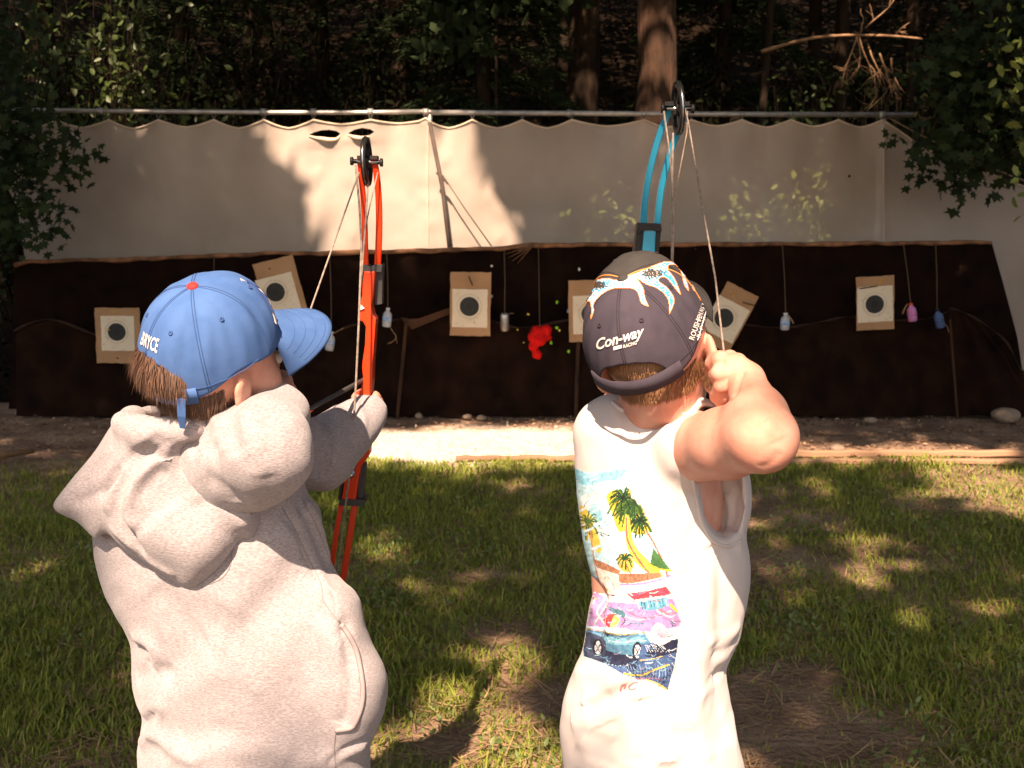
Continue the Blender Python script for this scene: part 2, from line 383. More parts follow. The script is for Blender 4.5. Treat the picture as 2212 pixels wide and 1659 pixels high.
_tc = _n.nodes.new('ShaderNodeTexCoord'); _mp = _n.nodes.new('ShaderNodeMapping'); _c = G(1030, 958); _mp.inputs['Location'].default_value = (-_c[0] / 1.25, -_c[1] / .62, 0); _mp.inputs['Scale'].default_value = (1 / 1.25, 1 / .62, 0); _L(_tc.outputs['Object'], _mp.inputs[0])
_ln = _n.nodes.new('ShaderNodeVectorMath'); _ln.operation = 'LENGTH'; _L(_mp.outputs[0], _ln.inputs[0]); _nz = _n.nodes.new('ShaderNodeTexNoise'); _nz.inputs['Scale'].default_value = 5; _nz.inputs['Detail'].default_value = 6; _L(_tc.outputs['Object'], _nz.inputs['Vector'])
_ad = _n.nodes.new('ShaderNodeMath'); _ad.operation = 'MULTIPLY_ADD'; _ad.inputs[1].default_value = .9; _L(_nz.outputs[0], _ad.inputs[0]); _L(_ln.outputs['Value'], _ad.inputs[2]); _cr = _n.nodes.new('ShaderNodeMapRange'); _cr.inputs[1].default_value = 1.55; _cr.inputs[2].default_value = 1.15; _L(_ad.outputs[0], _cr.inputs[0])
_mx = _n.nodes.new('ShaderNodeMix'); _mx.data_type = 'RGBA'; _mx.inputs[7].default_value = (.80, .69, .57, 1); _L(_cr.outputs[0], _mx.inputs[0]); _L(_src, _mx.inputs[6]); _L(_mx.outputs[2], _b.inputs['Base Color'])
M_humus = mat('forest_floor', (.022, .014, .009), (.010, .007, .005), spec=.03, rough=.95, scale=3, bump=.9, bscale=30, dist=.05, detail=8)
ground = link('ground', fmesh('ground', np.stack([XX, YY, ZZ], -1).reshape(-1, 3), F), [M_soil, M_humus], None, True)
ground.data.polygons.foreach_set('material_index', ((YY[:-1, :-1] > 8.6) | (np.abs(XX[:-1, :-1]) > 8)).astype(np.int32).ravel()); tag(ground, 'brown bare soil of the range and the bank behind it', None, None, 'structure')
def gz(x, y): return bank_z(x, y) + .035 * (vnoise(x * 1.7, y * 1.7, 1) - .5) * (y > 1) + .5 * (vnoise(x * .5, y * .5, 2) - .5) * smoothstep(10, 13, y) - .012

# ================================================================== unseen canopy added to shade the range
# sunlit places, as real points in the scene: the canopy has its gaps where these see the sun
U = np.cross(S, [0, 0, 1.0]); U /= np.linalg.norm(U); W = np.cross(U, S)
def uv(q): q = np.asarray(q); return np.stack([q @ U, q @ W], -1)
TARP_Y = 8.45
LIT = []
def lit(pts, prob, blur=.10, grow=0.0):
    p = uv(np.array(pts)); LIT.append((p, prob, blur))
def hull(p):
    p = sorted(map(tuple, p)); c = lambda o, a, b: (a[0] - o[0]) * (b[1] - o[1]) - (a[1] - o[1]) * (b[0] - o[0])
    def half(pts):
        h = []
        for q in pts:
            while len(h) > 1 and c(h[-2], h[-1], q) <= 0: h.pop()
            h.append(q)
        return h[:-1]
    return np.array(half(p) + half(p[::-1]))
lit([P(x, y, TARP_Y) for x, y in [(560, 225), (1000, 225), (1030, 380), (1125, 575), (740, 575), (640, 400)]], 1, .14)
lit([G(x, y) for x, y in [(740, 928), (1260, 918), (1320, 992), (1000, 1008), (740, 998)]], 1, .10)
lit([G(x, y) for x, y in [(1250, 930), (1640, 942), (2330, 958), (2330, 1075), (1640, 1000), (1250, 985)]], .75, .1)
lit([G(x, y) for x, y in [(1880, 1010), (2330, 1000), (2330, 1130), (2120, 1105), (1900, 1060)]], .9, .12)
lit([G(x, y) for x, y in [(-60, 1190), (190, 1195), (200, 1250), (80, 1275), (-60, 1275)]], .85, .1)
lit([G(x, y) for x, y in [(795, 1125), (905, 1140), (890, 1250), (770, 1230)]], .7, .12)
lit([G(x, y) for x, y in [(900, 1010), (1230, 1020), (1160, 1065), (900, 1060)]], .45, .12)
lit([G(x, y) for x, y in [(2060, 1190), (2330, 1190), (2330, 1320), (2100, 1330)]], .55, .12)
lit([G(x, y) for x, y in [(1720, 1110), (1900, 1180), (2010, 1290), (1800, 1280), (1700, 1200)]], .35, .12)
lit([G(x, y) for x, y in [(1000, 1560), (1190, 1550), (1190, 1650), (1000, 1650)]], .7, .1)
lit([G(x, y) for x, y in [(2000, 1420), (2330, 1420), (2330, 1500), (2000, 1520)]], .3, .1)
def litkid(pts, g=.05):
    h = hull(uv(np.array([P(*q) for q in pts]))); c = h.mean(0); d = h - c; LIT.append((c + d * (1 + g / np.linalg.norm(d, axis=1)[:, None]), 1, .04))
litkid([(110, 1090, 1.6), (255, 900, 1.6), (290, 720, 1.55), (412, 605, 1.6), (560, 600, 1.75), (715, 690, 1.7), (720, 780, 1.7)], .03); litkid([(110, 1090, 1.6), (255, 895, 1.6), (575, 850, 1.46), (675, 960, 1.46), (600, 1070, 1.46), (640, 850, 1.5), (745, 850, 1.95), (812, 880, 2.0), (790, 940, 2.0), (690, 1080, 1.8), (840, 1480, 1.66), (800, 1700, 1.7), (290, 1700, 1.6), (200, 1200, 1.58)], .03)
litkid([(760, 330, 2.0), (792, 295, 2.0), (826, 340, 2.0), (830, 580, 2.03), (812, 860, 2.03), (770, 860, 2.03)], .01)
litkid([(1250, 700, 1.55), (1290, 590, 1.55), (1360, 545, 1.65), (1500, 570, 1.7), (1560, 640, 1.7), (1560, 790, 1.6), (1300, 850, 1.55)], .03); litkid([(1240, 930, 1.58), (1320, 850, 1.62), (1560, 765, 1.5), (1640, 790, 1.48), (1720, 920, 1.38), (1680, 1015, 1.4), (1625, 1040, 1.6), (1625, 1280, 1.6), (1570, 1450, 1.58), (1612, 1700, 1.6), (1215, 1700, 1.56), (1205, 1570, 1.56)], .03)
litkid([(1428, 232, 2.0), (1466, 175, 2.0), (1500, 235, 2.0), (1440, 500, 2.08), (1370, 560, 2.08)], .01)
lit([P(x, y, TARP_Y) for x, y in [(255, 262), (300, 262), (400, 370), (345, 345)]], .97, .12); lit([P(x, y, TARP_Y) for x, y in [(560, 460), (620, 470), (700, 545), (590, 545)]], .8, .12); lit([P(x, y, TARP_Y) for x, y in [(1110, 500), (1180, 480), (1400, 440), (1420, 470), (1200, 530)]], .3, .1); lit([P(x, y, TARP_Y) for x, y in [(1780, 440), (1810, 440), (1850, 540), (1800, 540)]], .5, .08)
for x, y, Yd, r, pr in [(1600, 445, 9.7, .30, .97), (1600, 500, 9.7, .22, .97), (1735, 425, 9.7, .32, .97), (1735, 500, 9.7, .22, .97), (1300, 455, 9.7, .32, .97), (1200, 470, 9.7, .2, .97), (480, 400, 9.7, .3, .6), (1420, 470, 9.7, .25, .97),
                    (190, 130, 10.2, .9, .34), (2205, 130, 7.0, .28, .95), (1740, 95, 9.9, .5, .35), (1900, 90, 9.9, .4, .5), (1730, 210, 10, .35, .6), (905, 215, 10.4, .35, .5), (1420, 150, 11.5, .7, .3), (350, 20, 11, .5, .5)]:
    c = uv(P(x, y, Yd)); a = np.arange(12) * np.pi / 6; LIT.append((c + r * np.stack([np.cos(a), np.sin(a)], -1), pr, .1))
def keep_leaf(C):
    """False where a leaf would stand in one of the sun's paths"""
    q = uv(C); ok = np.ones(len(C), bool); nz = vnoise(q[:, 0] * 3.1 + 40, q[:, 1] * 3.1 + 40, 5)
    for p, pr, bl in LIT:
        ins = inpoly(q[:, 0], q[:, 1], p); d = polydist(q[:, 0], q[:, 1], p) * np.where(ins, 1, -1)
        g = d + (vnoise(q[:, 0] * 5 + 9, q[:, 1] * 5 + 9, 8) - .5) * bl * 2 > (-.14 if pr == 1 else -.02 if pr > .95 else .035)
        ok &= ~(g & ((nz < pr) if pr < 1 else True))
    return ok
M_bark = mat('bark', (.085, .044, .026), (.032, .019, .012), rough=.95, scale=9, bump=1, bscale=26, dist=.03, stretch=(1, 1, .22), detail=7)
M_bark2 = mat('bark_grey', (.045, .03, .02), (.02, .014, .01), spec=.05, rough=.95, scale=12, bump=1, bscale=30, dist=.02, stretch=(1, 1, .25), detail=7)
M_canopy = mat('canopy_leaf', (.10, .15, .035), (.05, .085, .02), rough=.6, island=.8, transl=.15)
def trunk_mesh(mb, base, top, r0, r1, seg=14, n=12, wob=.06):
    base = np.array(base, float); top = np.array(top, float); pts = [base + (top - base) * t + np.array([random.uniform(-wob, wob), random.uniform(-wob, wob), 0]) * (0 < t < 1) for t in np.linspace(0, 1, n)]
    rad = [(r0 + (r1 - r0) * t) * (1 + .35 * math.exp(-t * 14)) for t in np.linspace(0, 1, n)]; mb.tube(pts, rad, seg, jitter=.12); return pts
unseen_shade_trees = [((-6.4, -2.6), 13, .24, 'unseen tall leafy tree added for shade behind the boys on the far left', M_bark2), ((2.6, -9.5), 14, .26, 'unseen tall leafy tree added for shade behind the camera', M_bark),
               ((6.2, -4.2), 13, .25, 'unseen tall leafy tree added for shade behind the boys on the right', M_bark2), ((-7.4, 4.2), 13, .25, 'unseen leafy tree added for shade beyond the left edge of the range', M_bark),
               ((8.6, 3.6), 13, .24, 'unseen leafy tree added for shade beyond the right edge of the range', M_bark2), ((-6.5, -13), 20, .33, 'unseen tallest tree added for shade far behind the camera', M_bark)]
# every point that lies in shade in the photograph gets leaves somewhere up its path to the sun
def shade_pts(n, kind):
    if kind == 0: x = rng.uniform(-6.5, 8, n); y = rng.uniform(.2, 9.4, n); z = np.zeros(n)
    elif kind == 1: x = rng.uniform(-6, 8, n); y = np.full(n, TARP_Y); z = rng.uniform(0, 3.6, n)
    else: x = rng.uniform(-13, 14, n); y = rng.uniform(9.4, 44, n); z = bank_z(x, y) + rng.uniform(0, 5, n)
    return np.stack([x, y, z], -1)
cl = np.concatenate([shade_pts(1500, 0), shade_pts(1100, 1), shade_pts(6400, 2)]); n = len(cl)
zt = rng.uniform(6, 13.5, n); C = cl + S * ((zt - cl[:, 2]) / S[2])[:, None]
# anything that would hang into the picture goes further up its path
for _ in range(40):
    el = np.degrees(np.arctan2(C[:, 2] - EYE, np.maximum(C[:, 1], .01))); bad = (C[:, 1] > -.2) & (el < 17); C[bad] += S * .8
base_xy = np.array([t[0] for t in unseen_shade_trees]); own = np.argmin(((C[:, None, :2] - base_xy[None]) ** 2).sum(2), 1)
for ti, (bxy, H, r0, lab, bk) in enumerate(unseen_shade_trees):
    cc = C[own == ti]; root = empty('unseen_shade_tree', (*bxy, 0), lab, 'tree', 'unseen trees added to shade the range'); mb = MB()
    tp = trunk_mesh(mb, (*bxy, -.1), (bxy[0] + random.uniform(-.4, .4), bxy[1] + random.uniform(-.4, .4), H), r0, .05)
    for c in cc[:: max(1, len(cc) // 26)]:
        t = min(.92, max(.35, (c[2] - 2.2) / H)); s0 = np.array(tp[0]) + (np.array(tp[-1]) - np.array(tp[0])) * t; mid = (s0 + c) / 2 + np.array([0, 0, .4]); pts = crom([s0, mid, c], 4)
        if keep_leaf(crom([s0, mid, c], 60)).all(): mb.tube(pts, np.linspace(.06, .012, len(pts)), 6)
    mb.build('trunk', bk, root, True)
    k = 28; L = (cc[:, None] + rng.normal(size=(len(cc), k, 3)) * .33).reshape(-1, 3); L = L[keep_leaf(L)]
    el = np.degrees(np.arctan2(L[:, 2] - EYE, np.maximum(L[:, 1], .01))); L = L[(L[:, 1] < 0) | (el > 14)]
    V, Fq = cloud(L, .26, LEAF, .3); link('crown', fmesh('crown', V, Fq), M_canopy, root)

# ================================================================== woods behind the tarpaulin
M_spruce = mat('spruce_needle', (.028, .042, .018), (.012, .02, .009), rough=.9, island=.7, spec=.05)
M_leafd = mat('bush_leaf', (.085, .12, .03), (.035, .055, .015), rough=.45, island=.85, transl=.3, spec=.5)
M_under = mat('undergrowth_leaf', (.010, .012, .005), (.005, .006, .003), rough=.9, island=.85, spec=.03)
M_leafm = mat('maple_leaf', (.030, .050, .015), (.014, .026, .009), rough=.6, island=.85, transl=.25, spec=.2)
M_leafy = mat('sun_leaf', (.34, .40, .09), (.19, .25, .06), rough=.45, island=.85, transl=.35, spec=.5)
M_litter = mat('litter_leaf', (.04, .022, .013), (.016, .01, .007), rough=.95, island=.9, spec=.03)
def big_tree(px, Y, wpx, label, lean=0, bk=None, H=13, group=None, dead=False):
    b = P(px, 245, Y); x = b[0]; z0 = float(bank_z(np.array(x), np.array(Y))) - .2; r = wpx * Y / FPX / 2
    root = empty('tree', (x, Y, z0), label, 'tree', group); mb = MB(); tp = trunk_mesh(mb, (x - lean * 2, Y, z0), (x + lean * H, Y + .2, z0 + H), r * 1.12, r * .45, 18, 26, r * .12)
    L = []
    for i in range(16):
        t = random.uniform(.45, .98); s0 = np.array(tp[0]) + (np.array(tp[-1]) - np.array(tp[0])) * t; a = random.uniform(0, 6.28); ln = random.uniform(.9, 2.2); e = s0 + np.array([math.cos(a) * ln, math.sin(a) * ln, random.uniform(-.5, .3)])
        mb.tube(crom([s0, (s0 + e) / 2 + np.array([0, 0, .15]), e], 4), np.linspace(r * .2, .008, 9), 6)
        q = s0 + (e - s0) * rng.uniform(.3, 1, 130)[:, None] + rng.normal(size=(130, 3)) * .16; L.append(q)
    mb.build('trunk', bk or M_bark, root, True); V, Fq = cloud(np.concatenate(L), .16, LEAF, .8); link('crown', fmesh('crown', V, Fq), M_spruce, root); return root
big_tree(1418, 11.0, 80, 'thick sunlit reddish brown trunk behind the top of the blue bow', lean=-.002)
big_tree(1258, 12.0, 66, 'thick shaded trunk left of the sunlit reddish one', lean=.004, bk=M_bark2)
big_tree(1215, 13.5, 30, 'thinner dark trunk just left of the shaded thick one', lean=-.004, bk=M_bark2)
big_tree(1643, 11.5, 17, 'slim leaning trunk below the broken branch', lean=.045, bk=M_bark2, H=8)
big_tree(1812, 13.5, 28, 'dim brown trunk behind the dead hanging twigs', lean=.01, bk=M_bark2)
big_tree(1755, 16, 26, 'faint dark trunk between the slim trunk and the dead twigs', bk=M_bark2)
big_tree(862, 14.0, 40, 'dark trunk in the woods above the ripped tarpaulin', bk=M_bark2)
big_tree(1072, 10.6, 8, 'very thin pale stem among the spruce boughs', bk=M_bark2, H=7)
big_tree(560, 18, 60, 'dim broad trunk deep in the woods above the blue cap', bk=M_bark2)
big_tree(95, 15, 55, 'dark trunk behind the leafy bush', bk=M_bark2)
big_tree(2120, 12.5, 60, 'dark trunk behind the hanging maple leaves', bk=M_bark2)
def spruce(px, Y, H, spread, label, zlow=.3, n=70, seed=1):
    rs = random.Random(seed); b = P(px, 245, Y); x = b[0]; z0 = float(bank_z(np.array(x), np.array(Y))); root = empty('spruce_tree', (x, Y, z0), label, 'tree', 'spruces in the woods'); mb = MB()
    mb.tube([(x, Y, z0 - .1), (x, Y, z0 + H * .5), (x, Y, z0 + H)], [.11, .07, .01], 8); parts = []
    for i in range(n):
        h = rs.uniform(zlow, H * .97); ln = spread * (1 - h / H) ** .7 * rs.uniform(.7, 1.1) + .1; a = rs.uniform(0, 6.28); d = np.array([math.cos(a), math.sin(a), 0]); s0 = np.array([x, Y, z0 + h])
        pts = crom([s0, s0 + d * ln * .5 + [0, 0, .02], s0 + d * ln + [0, 0, -.30 * ln]], 6); mb.tube(pts, np.linspace(.014, .003, len(pts)), 4)
        sd = np.array([-d[1], d[0], 0])
        for j in range(2, len(pts)):
            m = 11; tw = rng.uniform(-1, 1, m) * .34 * ln * (1 - .6 * j / len(pts)); q = pts[j] + sd * tw[:, None] + d * (np.abs(tw) * .6)[:, None] + rng.normal(size=(m, 3)) * .02; q[:, 2] -= np.abs(tw) * .35
            reps = 5; q = np.repeat(q, reps, 0) + rng.normal(size=(m * reps, 3)) * .025; k = len(q)
            al = d + sd * np.sign(rng.normal(size=k))[:, None] * .8 + rng.normal(size=(k, 3)) * .35 + [0, 0, -.35]; al /= np.linalg.norm(al, axis=1)[:, None]
            bb = rng.normal(size=(k, 3)); bb -= al * np.sum(al * bb, 1)[:, None]; bb /= np.linalg.norm(bb, axis=1)[:, None]; parts.append(cloud(q, .085, NEEDLE, frames=(bb * 1.6, al, np.cross(bb, al))))
    mb.build('trunk', M_bark2, root, True); V, Fq = join(parts); link('crown', fmesh('crown', V, Fq), M_spruce, root)
spruce(1045, 11.2, 5.2, 1.25, 'dark spruce with layered boughs right of the tarpaulin post', seed=3)
spruce(955, 13.2, 6, 1.3, 'dim spruce behind the joint of the pipe', seed=4)
spruce(700, 15.5, 8, 2.0, 'dim spruce in the woods above the red bow', seed=5)
spruce(1560, 13.0, 6, 1.3, 'dark spruce between the reddish trunk and the slim leaning one', seed=6)
spruce(400, 13, 7, 1.6, 'dim spruce with a sunlit bough right of the leafy bush', seed=8)
spruce(1960, 15, 7, 1.8, 'dark spruce behind the dead hanging twigs', seed=9)
# undergrowth on the bank
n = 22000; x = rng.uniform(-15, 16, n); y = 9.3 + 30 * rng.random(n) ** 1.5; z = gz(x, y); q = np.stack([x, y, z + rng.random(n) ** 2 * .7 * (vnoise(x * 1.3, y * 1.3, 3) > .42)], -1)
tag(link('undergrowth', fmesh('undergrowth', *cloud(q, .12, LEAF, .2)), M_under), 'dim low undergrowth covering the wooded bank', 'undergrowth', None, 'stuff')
n = 12000; x = rng.uniform(-11, 12, n); y = 8.7 + 14 * rng.random(n); q = np.stack([x, y, gz(x, y) + .02], -1)
tag(link('leaf_litter', fmesh('leaf_litter', *cloud(q, .10, LEAF, 0)), M_litter), 'brown dead leaves and twigs lying on the bank', 'leaf litter', None, 'stuff')
M_stem = mat('dark_stem', (.02, .014, .01), rough=.95, spec=.03)
def shrub(name, label, cat, px, py, Y, rx, rz, n, size, mt, shape=OVAL, stems=7, group=None, base=None, yr=.35, clump=22):
    c = P(px, py, Y); b = np.array(base if base is not None else (c[0], Y + .1, float(gz(np.array(c[0]), np.array(Y))))); root = empty(name, b, label, cat, group); mb = MB(); L = []
    k = max(4, n // clump); cen = c + rng.normal(size=(k, 3)) * np.array([rx, yr, rz]) * .5
    for q in cen:
        m = (b + q) / 2 + rng.normal(size=3) * .08; mb.tube(crom([b, m, q], 4), np.linspace(.010, .003, 9), 5); t = rng.uniform(.35, 1.08, clump)[:, None]; L.append(b * (1 - t) ** 2 + 2 * m * t * (1 - t) + q * t ** 2 + rng.normal(size=(clump, 3)) * .10)
    mb.build('stem', M_stem, root, True); link('foliage', fmesh('foliage', *cloud(np.concatenate(L), size, shape, .5)), mt, root); return root
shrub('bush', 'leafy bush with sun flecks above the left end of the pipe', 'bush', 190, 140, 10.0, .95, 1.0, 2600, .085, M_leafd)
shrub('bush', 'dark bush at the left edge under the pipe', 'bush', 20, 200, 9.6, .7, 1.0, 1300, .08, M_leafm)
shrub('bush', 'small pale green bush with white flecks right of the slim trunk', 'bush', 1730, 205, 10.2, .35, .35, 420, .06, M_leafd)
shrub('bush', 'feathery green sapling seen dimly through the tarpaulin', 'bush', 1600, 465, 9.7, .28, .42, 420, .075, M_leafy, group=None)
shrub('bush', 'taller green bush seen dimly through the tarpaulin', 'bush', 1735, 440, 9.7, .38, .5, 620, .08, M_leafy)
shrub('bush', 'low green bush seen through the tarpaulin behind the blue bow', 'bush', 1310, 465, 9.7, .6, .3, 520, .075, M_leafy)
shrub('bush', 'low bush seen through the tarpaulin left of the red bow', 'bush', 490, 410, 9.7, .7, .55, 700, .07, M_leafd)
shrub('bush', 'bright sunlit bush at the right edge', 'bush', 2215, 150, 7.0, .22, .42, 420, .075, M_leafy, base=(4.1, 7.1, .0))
for i, (px, py, Y, rx) in enumerate([(640, 140, 12, 1.3), (820, 190, 11.5, .8), (1500, 210, 12.2, .8), (1900, 190, 11.6, .8), (480, 200, 11, .7)]):
    shrub('bush', ['dim brush on the bank above the dark target curtain', 'dim brush right of the dark trunk by the ripped tarpaulin', 'dim brush behind the top of the blue bow', 'dim brush behind the dead hanging twigs', 'dim brush right of the leafy bush'][i], 'bush', px, py, Y, rx, .7, 1100, .09, M_under)
# trees at both ends of the range whose leaves hang before the tarpaulin
def hanging_tree(label, base, H, r, polys, Yr, n, size, mt):
    root = empty('maple_tree', (*base, 0), label, 'tree', 'maples at the ends of the range'); mb = MB(); tp = trunk_mesh(mb, (*base, -.1), (base[0], base[1], H), r, .05); tips = []; L = []
    for poly, m in zip(polys, n):
        poly = np.array(poly, float); lo, hi = poly.min(0), poly.max(0); got = 0
        while got < m:
            x, y = rng.uniform(lo, hi)
            if not inpoly(np.array(x), np.array(y), poly): continue
            c = P(x, y, rng.uniform(*Yr)); got += 1; t = min(.9, max(.25, (c[2] + .7) / H)); s0 = np.array(tp[0]) + (np.array(tp[-1]) - np.array(tp[0])) * t
            if got % 9 == 1: mb.tube(crom([s0, (s0 + c) / 2 + [0, 0, .35], c], 5), np.linspace(.03, .003, 11), 5)
            q = c + rng.normal(size=(8, 3)) * [.13, .13, .09]; L.append(q)
    mb.build('trunk', M_bark2, root, True); L = np.concatenate(L); N = len(L); al = rng.normal(size=(N, 3)) * .5 + [0, -.35, -.6]; al /= np.linalg.norm(al, axis=1)[:, None]; nn = rng.normal(size=(N, 3)) * .5 + [0, -.7, .7]; bb = np.cross(al, nn); bb /= np.linalg.norm(bb, axis=1)[:, None]
    link('crown', fmesh('crown', *cloud(L, size, MAPLE, frames=(bb, al, np.cross(bb, al)))), mt, root)
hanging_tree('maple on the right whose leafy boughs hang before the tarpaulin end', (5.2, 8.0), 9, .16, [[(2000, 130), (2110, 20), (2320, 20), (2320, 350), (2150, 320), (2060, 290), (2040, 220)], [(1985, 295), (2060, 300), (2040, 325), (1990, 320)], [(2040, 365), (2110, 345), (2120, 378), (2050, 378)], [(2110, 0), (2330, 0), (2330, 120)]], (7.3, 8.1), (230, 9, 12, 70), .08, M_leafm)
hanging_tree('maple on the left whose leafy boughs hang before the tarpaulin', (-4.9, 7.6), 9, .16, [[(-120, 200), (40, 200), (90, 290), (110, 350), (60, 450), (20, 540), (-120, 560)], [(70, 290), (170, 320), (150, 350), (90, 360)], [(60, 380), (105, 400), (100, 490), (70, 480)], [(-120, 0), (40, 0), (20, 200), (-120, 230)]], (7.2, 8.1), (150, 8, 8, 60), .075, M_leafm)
# dead branch caught in the trees
M_dead = mat('dead_wood', (.36, .21, .11), (.2, .11, .06), rough=.9, scale=20, bump=.5, bscale=60)
root = empty('dead_branch', P(1740, 100, 9.9), 'broken dead branch with hanging bare twigs high in the woods', 'branch'); mb = MB()
mb.tube([P(x, y, 9.9) for x, y in crom([(1645, 112), (1700, 95), (1770, 80), (1850, 76), (1930, 78), (1992, 84)], 4)], np.linspace(.017, .009, 21), 7, jitter=.5); mb.build('limb', M_dead, root, True); mb = MB()
def twig(x, y, a, ln, r, d):
    pts = [(x, y)]; Y0 = 9.85 + random.uniform(-.15, .15)
    for i in range(4): a += random.uniform(-.28, .28); x += math.cos(a) * ln / 4; y += math.sin(a) * ln / 4; pts.append((x, y))
    mb.tube([P(*p, Y0) for p in pts], np.linspace(r, r * .45, 5), 5)
    if d: 
        for _ in range(random.choice([2, 3])): q = random.choice(pts[1:]); twig(*q, a + random.choice((-1, 1)) * random.uniform(.3, .8), ln * random.uniform(.4, .65), r * .55, d - 1)
for x, y, a, ln in [(1850, 80, 1.5, 90), (1855, 78, 1.25, 130), (1850, 85, 1.9, 110), (1875, 95, 1.1, 110), (1900, 115, 1.3, 100), (1925, 125, 1.5, 85), (1860, 70, -1.2, 30), (1935, 75, -1.1, 40), (1870, 60, -.9, 90)]: twig(x, y, a, ln, .009, 2)
tag(mb.build('twigs', M_dead, root, True), kind='stuff')

# ================================================================== the range: pipe, tarpaulin, curtain
M_pipe = mat('galvanised_pipe', (.55, .53, .49), (.38, .36, .33), rough=.45, metal=.6, scale=14)
M_rope = mat('rope', (.42, .30, .19), (.28, .19, .11), rough=.9, scale=60)
M_wire = mat('tie_wire', (.22, .2, .18), rough=.5, metal=.5)
root = empty('pipe_frame', (0, TARP_Y, 0), 'long grey metal pipe holding up the pale tarpaulin', 'pipe frame'); mb = MB()
px = [(-260, 233), (217, 240), (470, 242), (560, 243), (795, 243), (918, 241)]; mb.tube([P(x, y, TARP_Y) for x, y in px], .017, 12); mb.build('pipe', M_pipe, root, True)
mb = MB(); mb.tube([P(x, y, TARP_Y) for x, y in [(922, 243), (1400, 246), (1971, 248)]], .019, 12); mb.build('pipe', M_pipe, root, True)
for x, y in [(217, 240), (570, 242), (677, 242), (800, 242), (920, 242), (1230, 245), (1905, 248)]:
    a = P(x - 6, y, TARP_Y); b = P(x + 6, y, TARP_Y); MB().tube([a, b], .026, 12).build('coupling', M_pipe, root, True)
mb = MB(); mb.tube([P(929, 238, TARP_Y), P(924, 330, TARP_Y + .09), [P(924, 330, TARP_Y)[0], TARP_Y + .09, -.1]], .02, 10); mb.build('post', M_pipe, root, True)
for x in (-180, 1906):
    q = P(x, 246, TARP_Y + .1); MB().tube([(q[0], TARP_Y + .08, q[2]), (q[0], TARP_Y + .08, -.1)], .02, 10).build('post', M_pipe, root, True)
def mat_tarp():
    m = mat('tarpaulin', (.76, .645, .55), (.62, .51, .42), rough=.8, scale=1.4, detail=10, bump=.35, bscale=240, dist=.002); n = m.node_tree; L = n.links.new; pb = n.nodes['Principled BSDF']
    cr = pb.inputs['Base Color'].links[0].from_node; t = n.nodes.new('ShaderNodeBsdfTranslucent'); L(cr.outputs[0], t.inputs[0]); m1 = n.nodes.new('ShaderNodeMixShader'); m1.inputs[0].default_value = .15
    tr = n.nodes.new('ShaderNodeBsdfTransparent'); m2 = n.nodes.new('ShaderNodeMixShader'); m2.inputs[0].default_value = .32
    L(pb.outputs[0], m1.inputs[1]); L(t.outputs[0], m1.inputs[2]); L(m1.outputs[0], m2.inputs[1]); L(tr.outputs[0], m2.inputs[2]); L(m2.outputs[0], n.nodes['Material Output'].inputs[0]); return m
M_tarp = mat_tarp(); M_hem = mat('tarpaulin_hem', (.76, .62, .47), rough=.8, bump=.2, bscale=200)
ties = [-150, -60, 30, 120, 235, 342, 462, 570, 677, 800, 920, 1020, 1128, 1235, 1391, 1493, 1603, 1708, 1811, 1906]
top = []
for i in range(len(ties) - 1):
    a, b = ties[i], ties[i + 1]; dp = {800: 8, 677: 10, 920: 18, 1235: 14}.get(a, random.uniform(13, 19))
    for t in np.arange(8) / 8: top.append((a + (b - a) * t, 258 + dp * (1 - abs(2 * t - 1) ** 1.5) - (4 if a == 920 and t == 0 else 0)))
top += [(1906, 258), (1940, 280), (1975, 305), (2020, 330), (2060, 348), (2130, 372), (2212, 402), (2300, 440), (2400, 480)]
outl = [(-150, 900), (-150, 262)][1:] + top + [(2400, 900), (62, 900), (55, 570), (38, 450), (-20, 330), (-150, 310)]
holes = [[(667, 291), (680, 285), (695, 281), (712, 280), (727, 283), (736, 289), (727, 297), (712, 299), (697, 297), (684, 295)], [(751, 288), (765, 280), (782, 276), (800, 279), (809, 285), (798, 292), (780, 295), (765, 293)],
         [(1835, 377), (1838, 380), (1835, 384), (1831, 381)]]
def tarp_y(x, y):
    tx = np.array(ties, float); d = np.min(np.abs(np.asarray(x)[..., None] - tx), -1); k = np.exp(-np.maximum(y - 258, 0) / 60)
    f = -.035 * k * np.cos(np.minimum(d, 60) / 60 * np.pi) + .012 * np.sin(x / 37 + 2 * np.sin(y / 160)) * np.exp(-(y - 258) / 300) + .05 * (vnoise(x / 130, y / 190, 11) - .5) + .02 * (vnoise(x / 30, y / 90, 12) - .5) + .012 * (vnoise(x / 24, y / 24, 13) - .5)
    f += -.03 * np.exp(-((x - 700) / 45) ** 2 - ((y - 303) / 12) ** 2) - .022 * np.exp(-((x - 780) / 40) ** 2 - ((y - 297) / 8) ** 2)      # puffed lips under the rips
    for bx, by, s, a in [(684, 378, 6, -.03), (757, 420, 7, .02), (765, 505, 6, -.02), (960, 345, 6, -.02), (1075, 520, 9, -.03), (635, 268, 10, -.02), (960, 425, 6, .025)]: f += a * np.exp(-((x - bx) / s) ** 2 - ((y - by) / (2 * s)) ** 2)
    f += .03 * np.exp(-((x - 130) / 9) ** 2) - .02 * np.exp(-((x - 1908) / 7) ** 2) - .02 * np.exp(-((x - 924) / 6) ** 2) * (y > 262)
    return TARP_Y + f + .25 * smoothstep(1950, 2400, x)
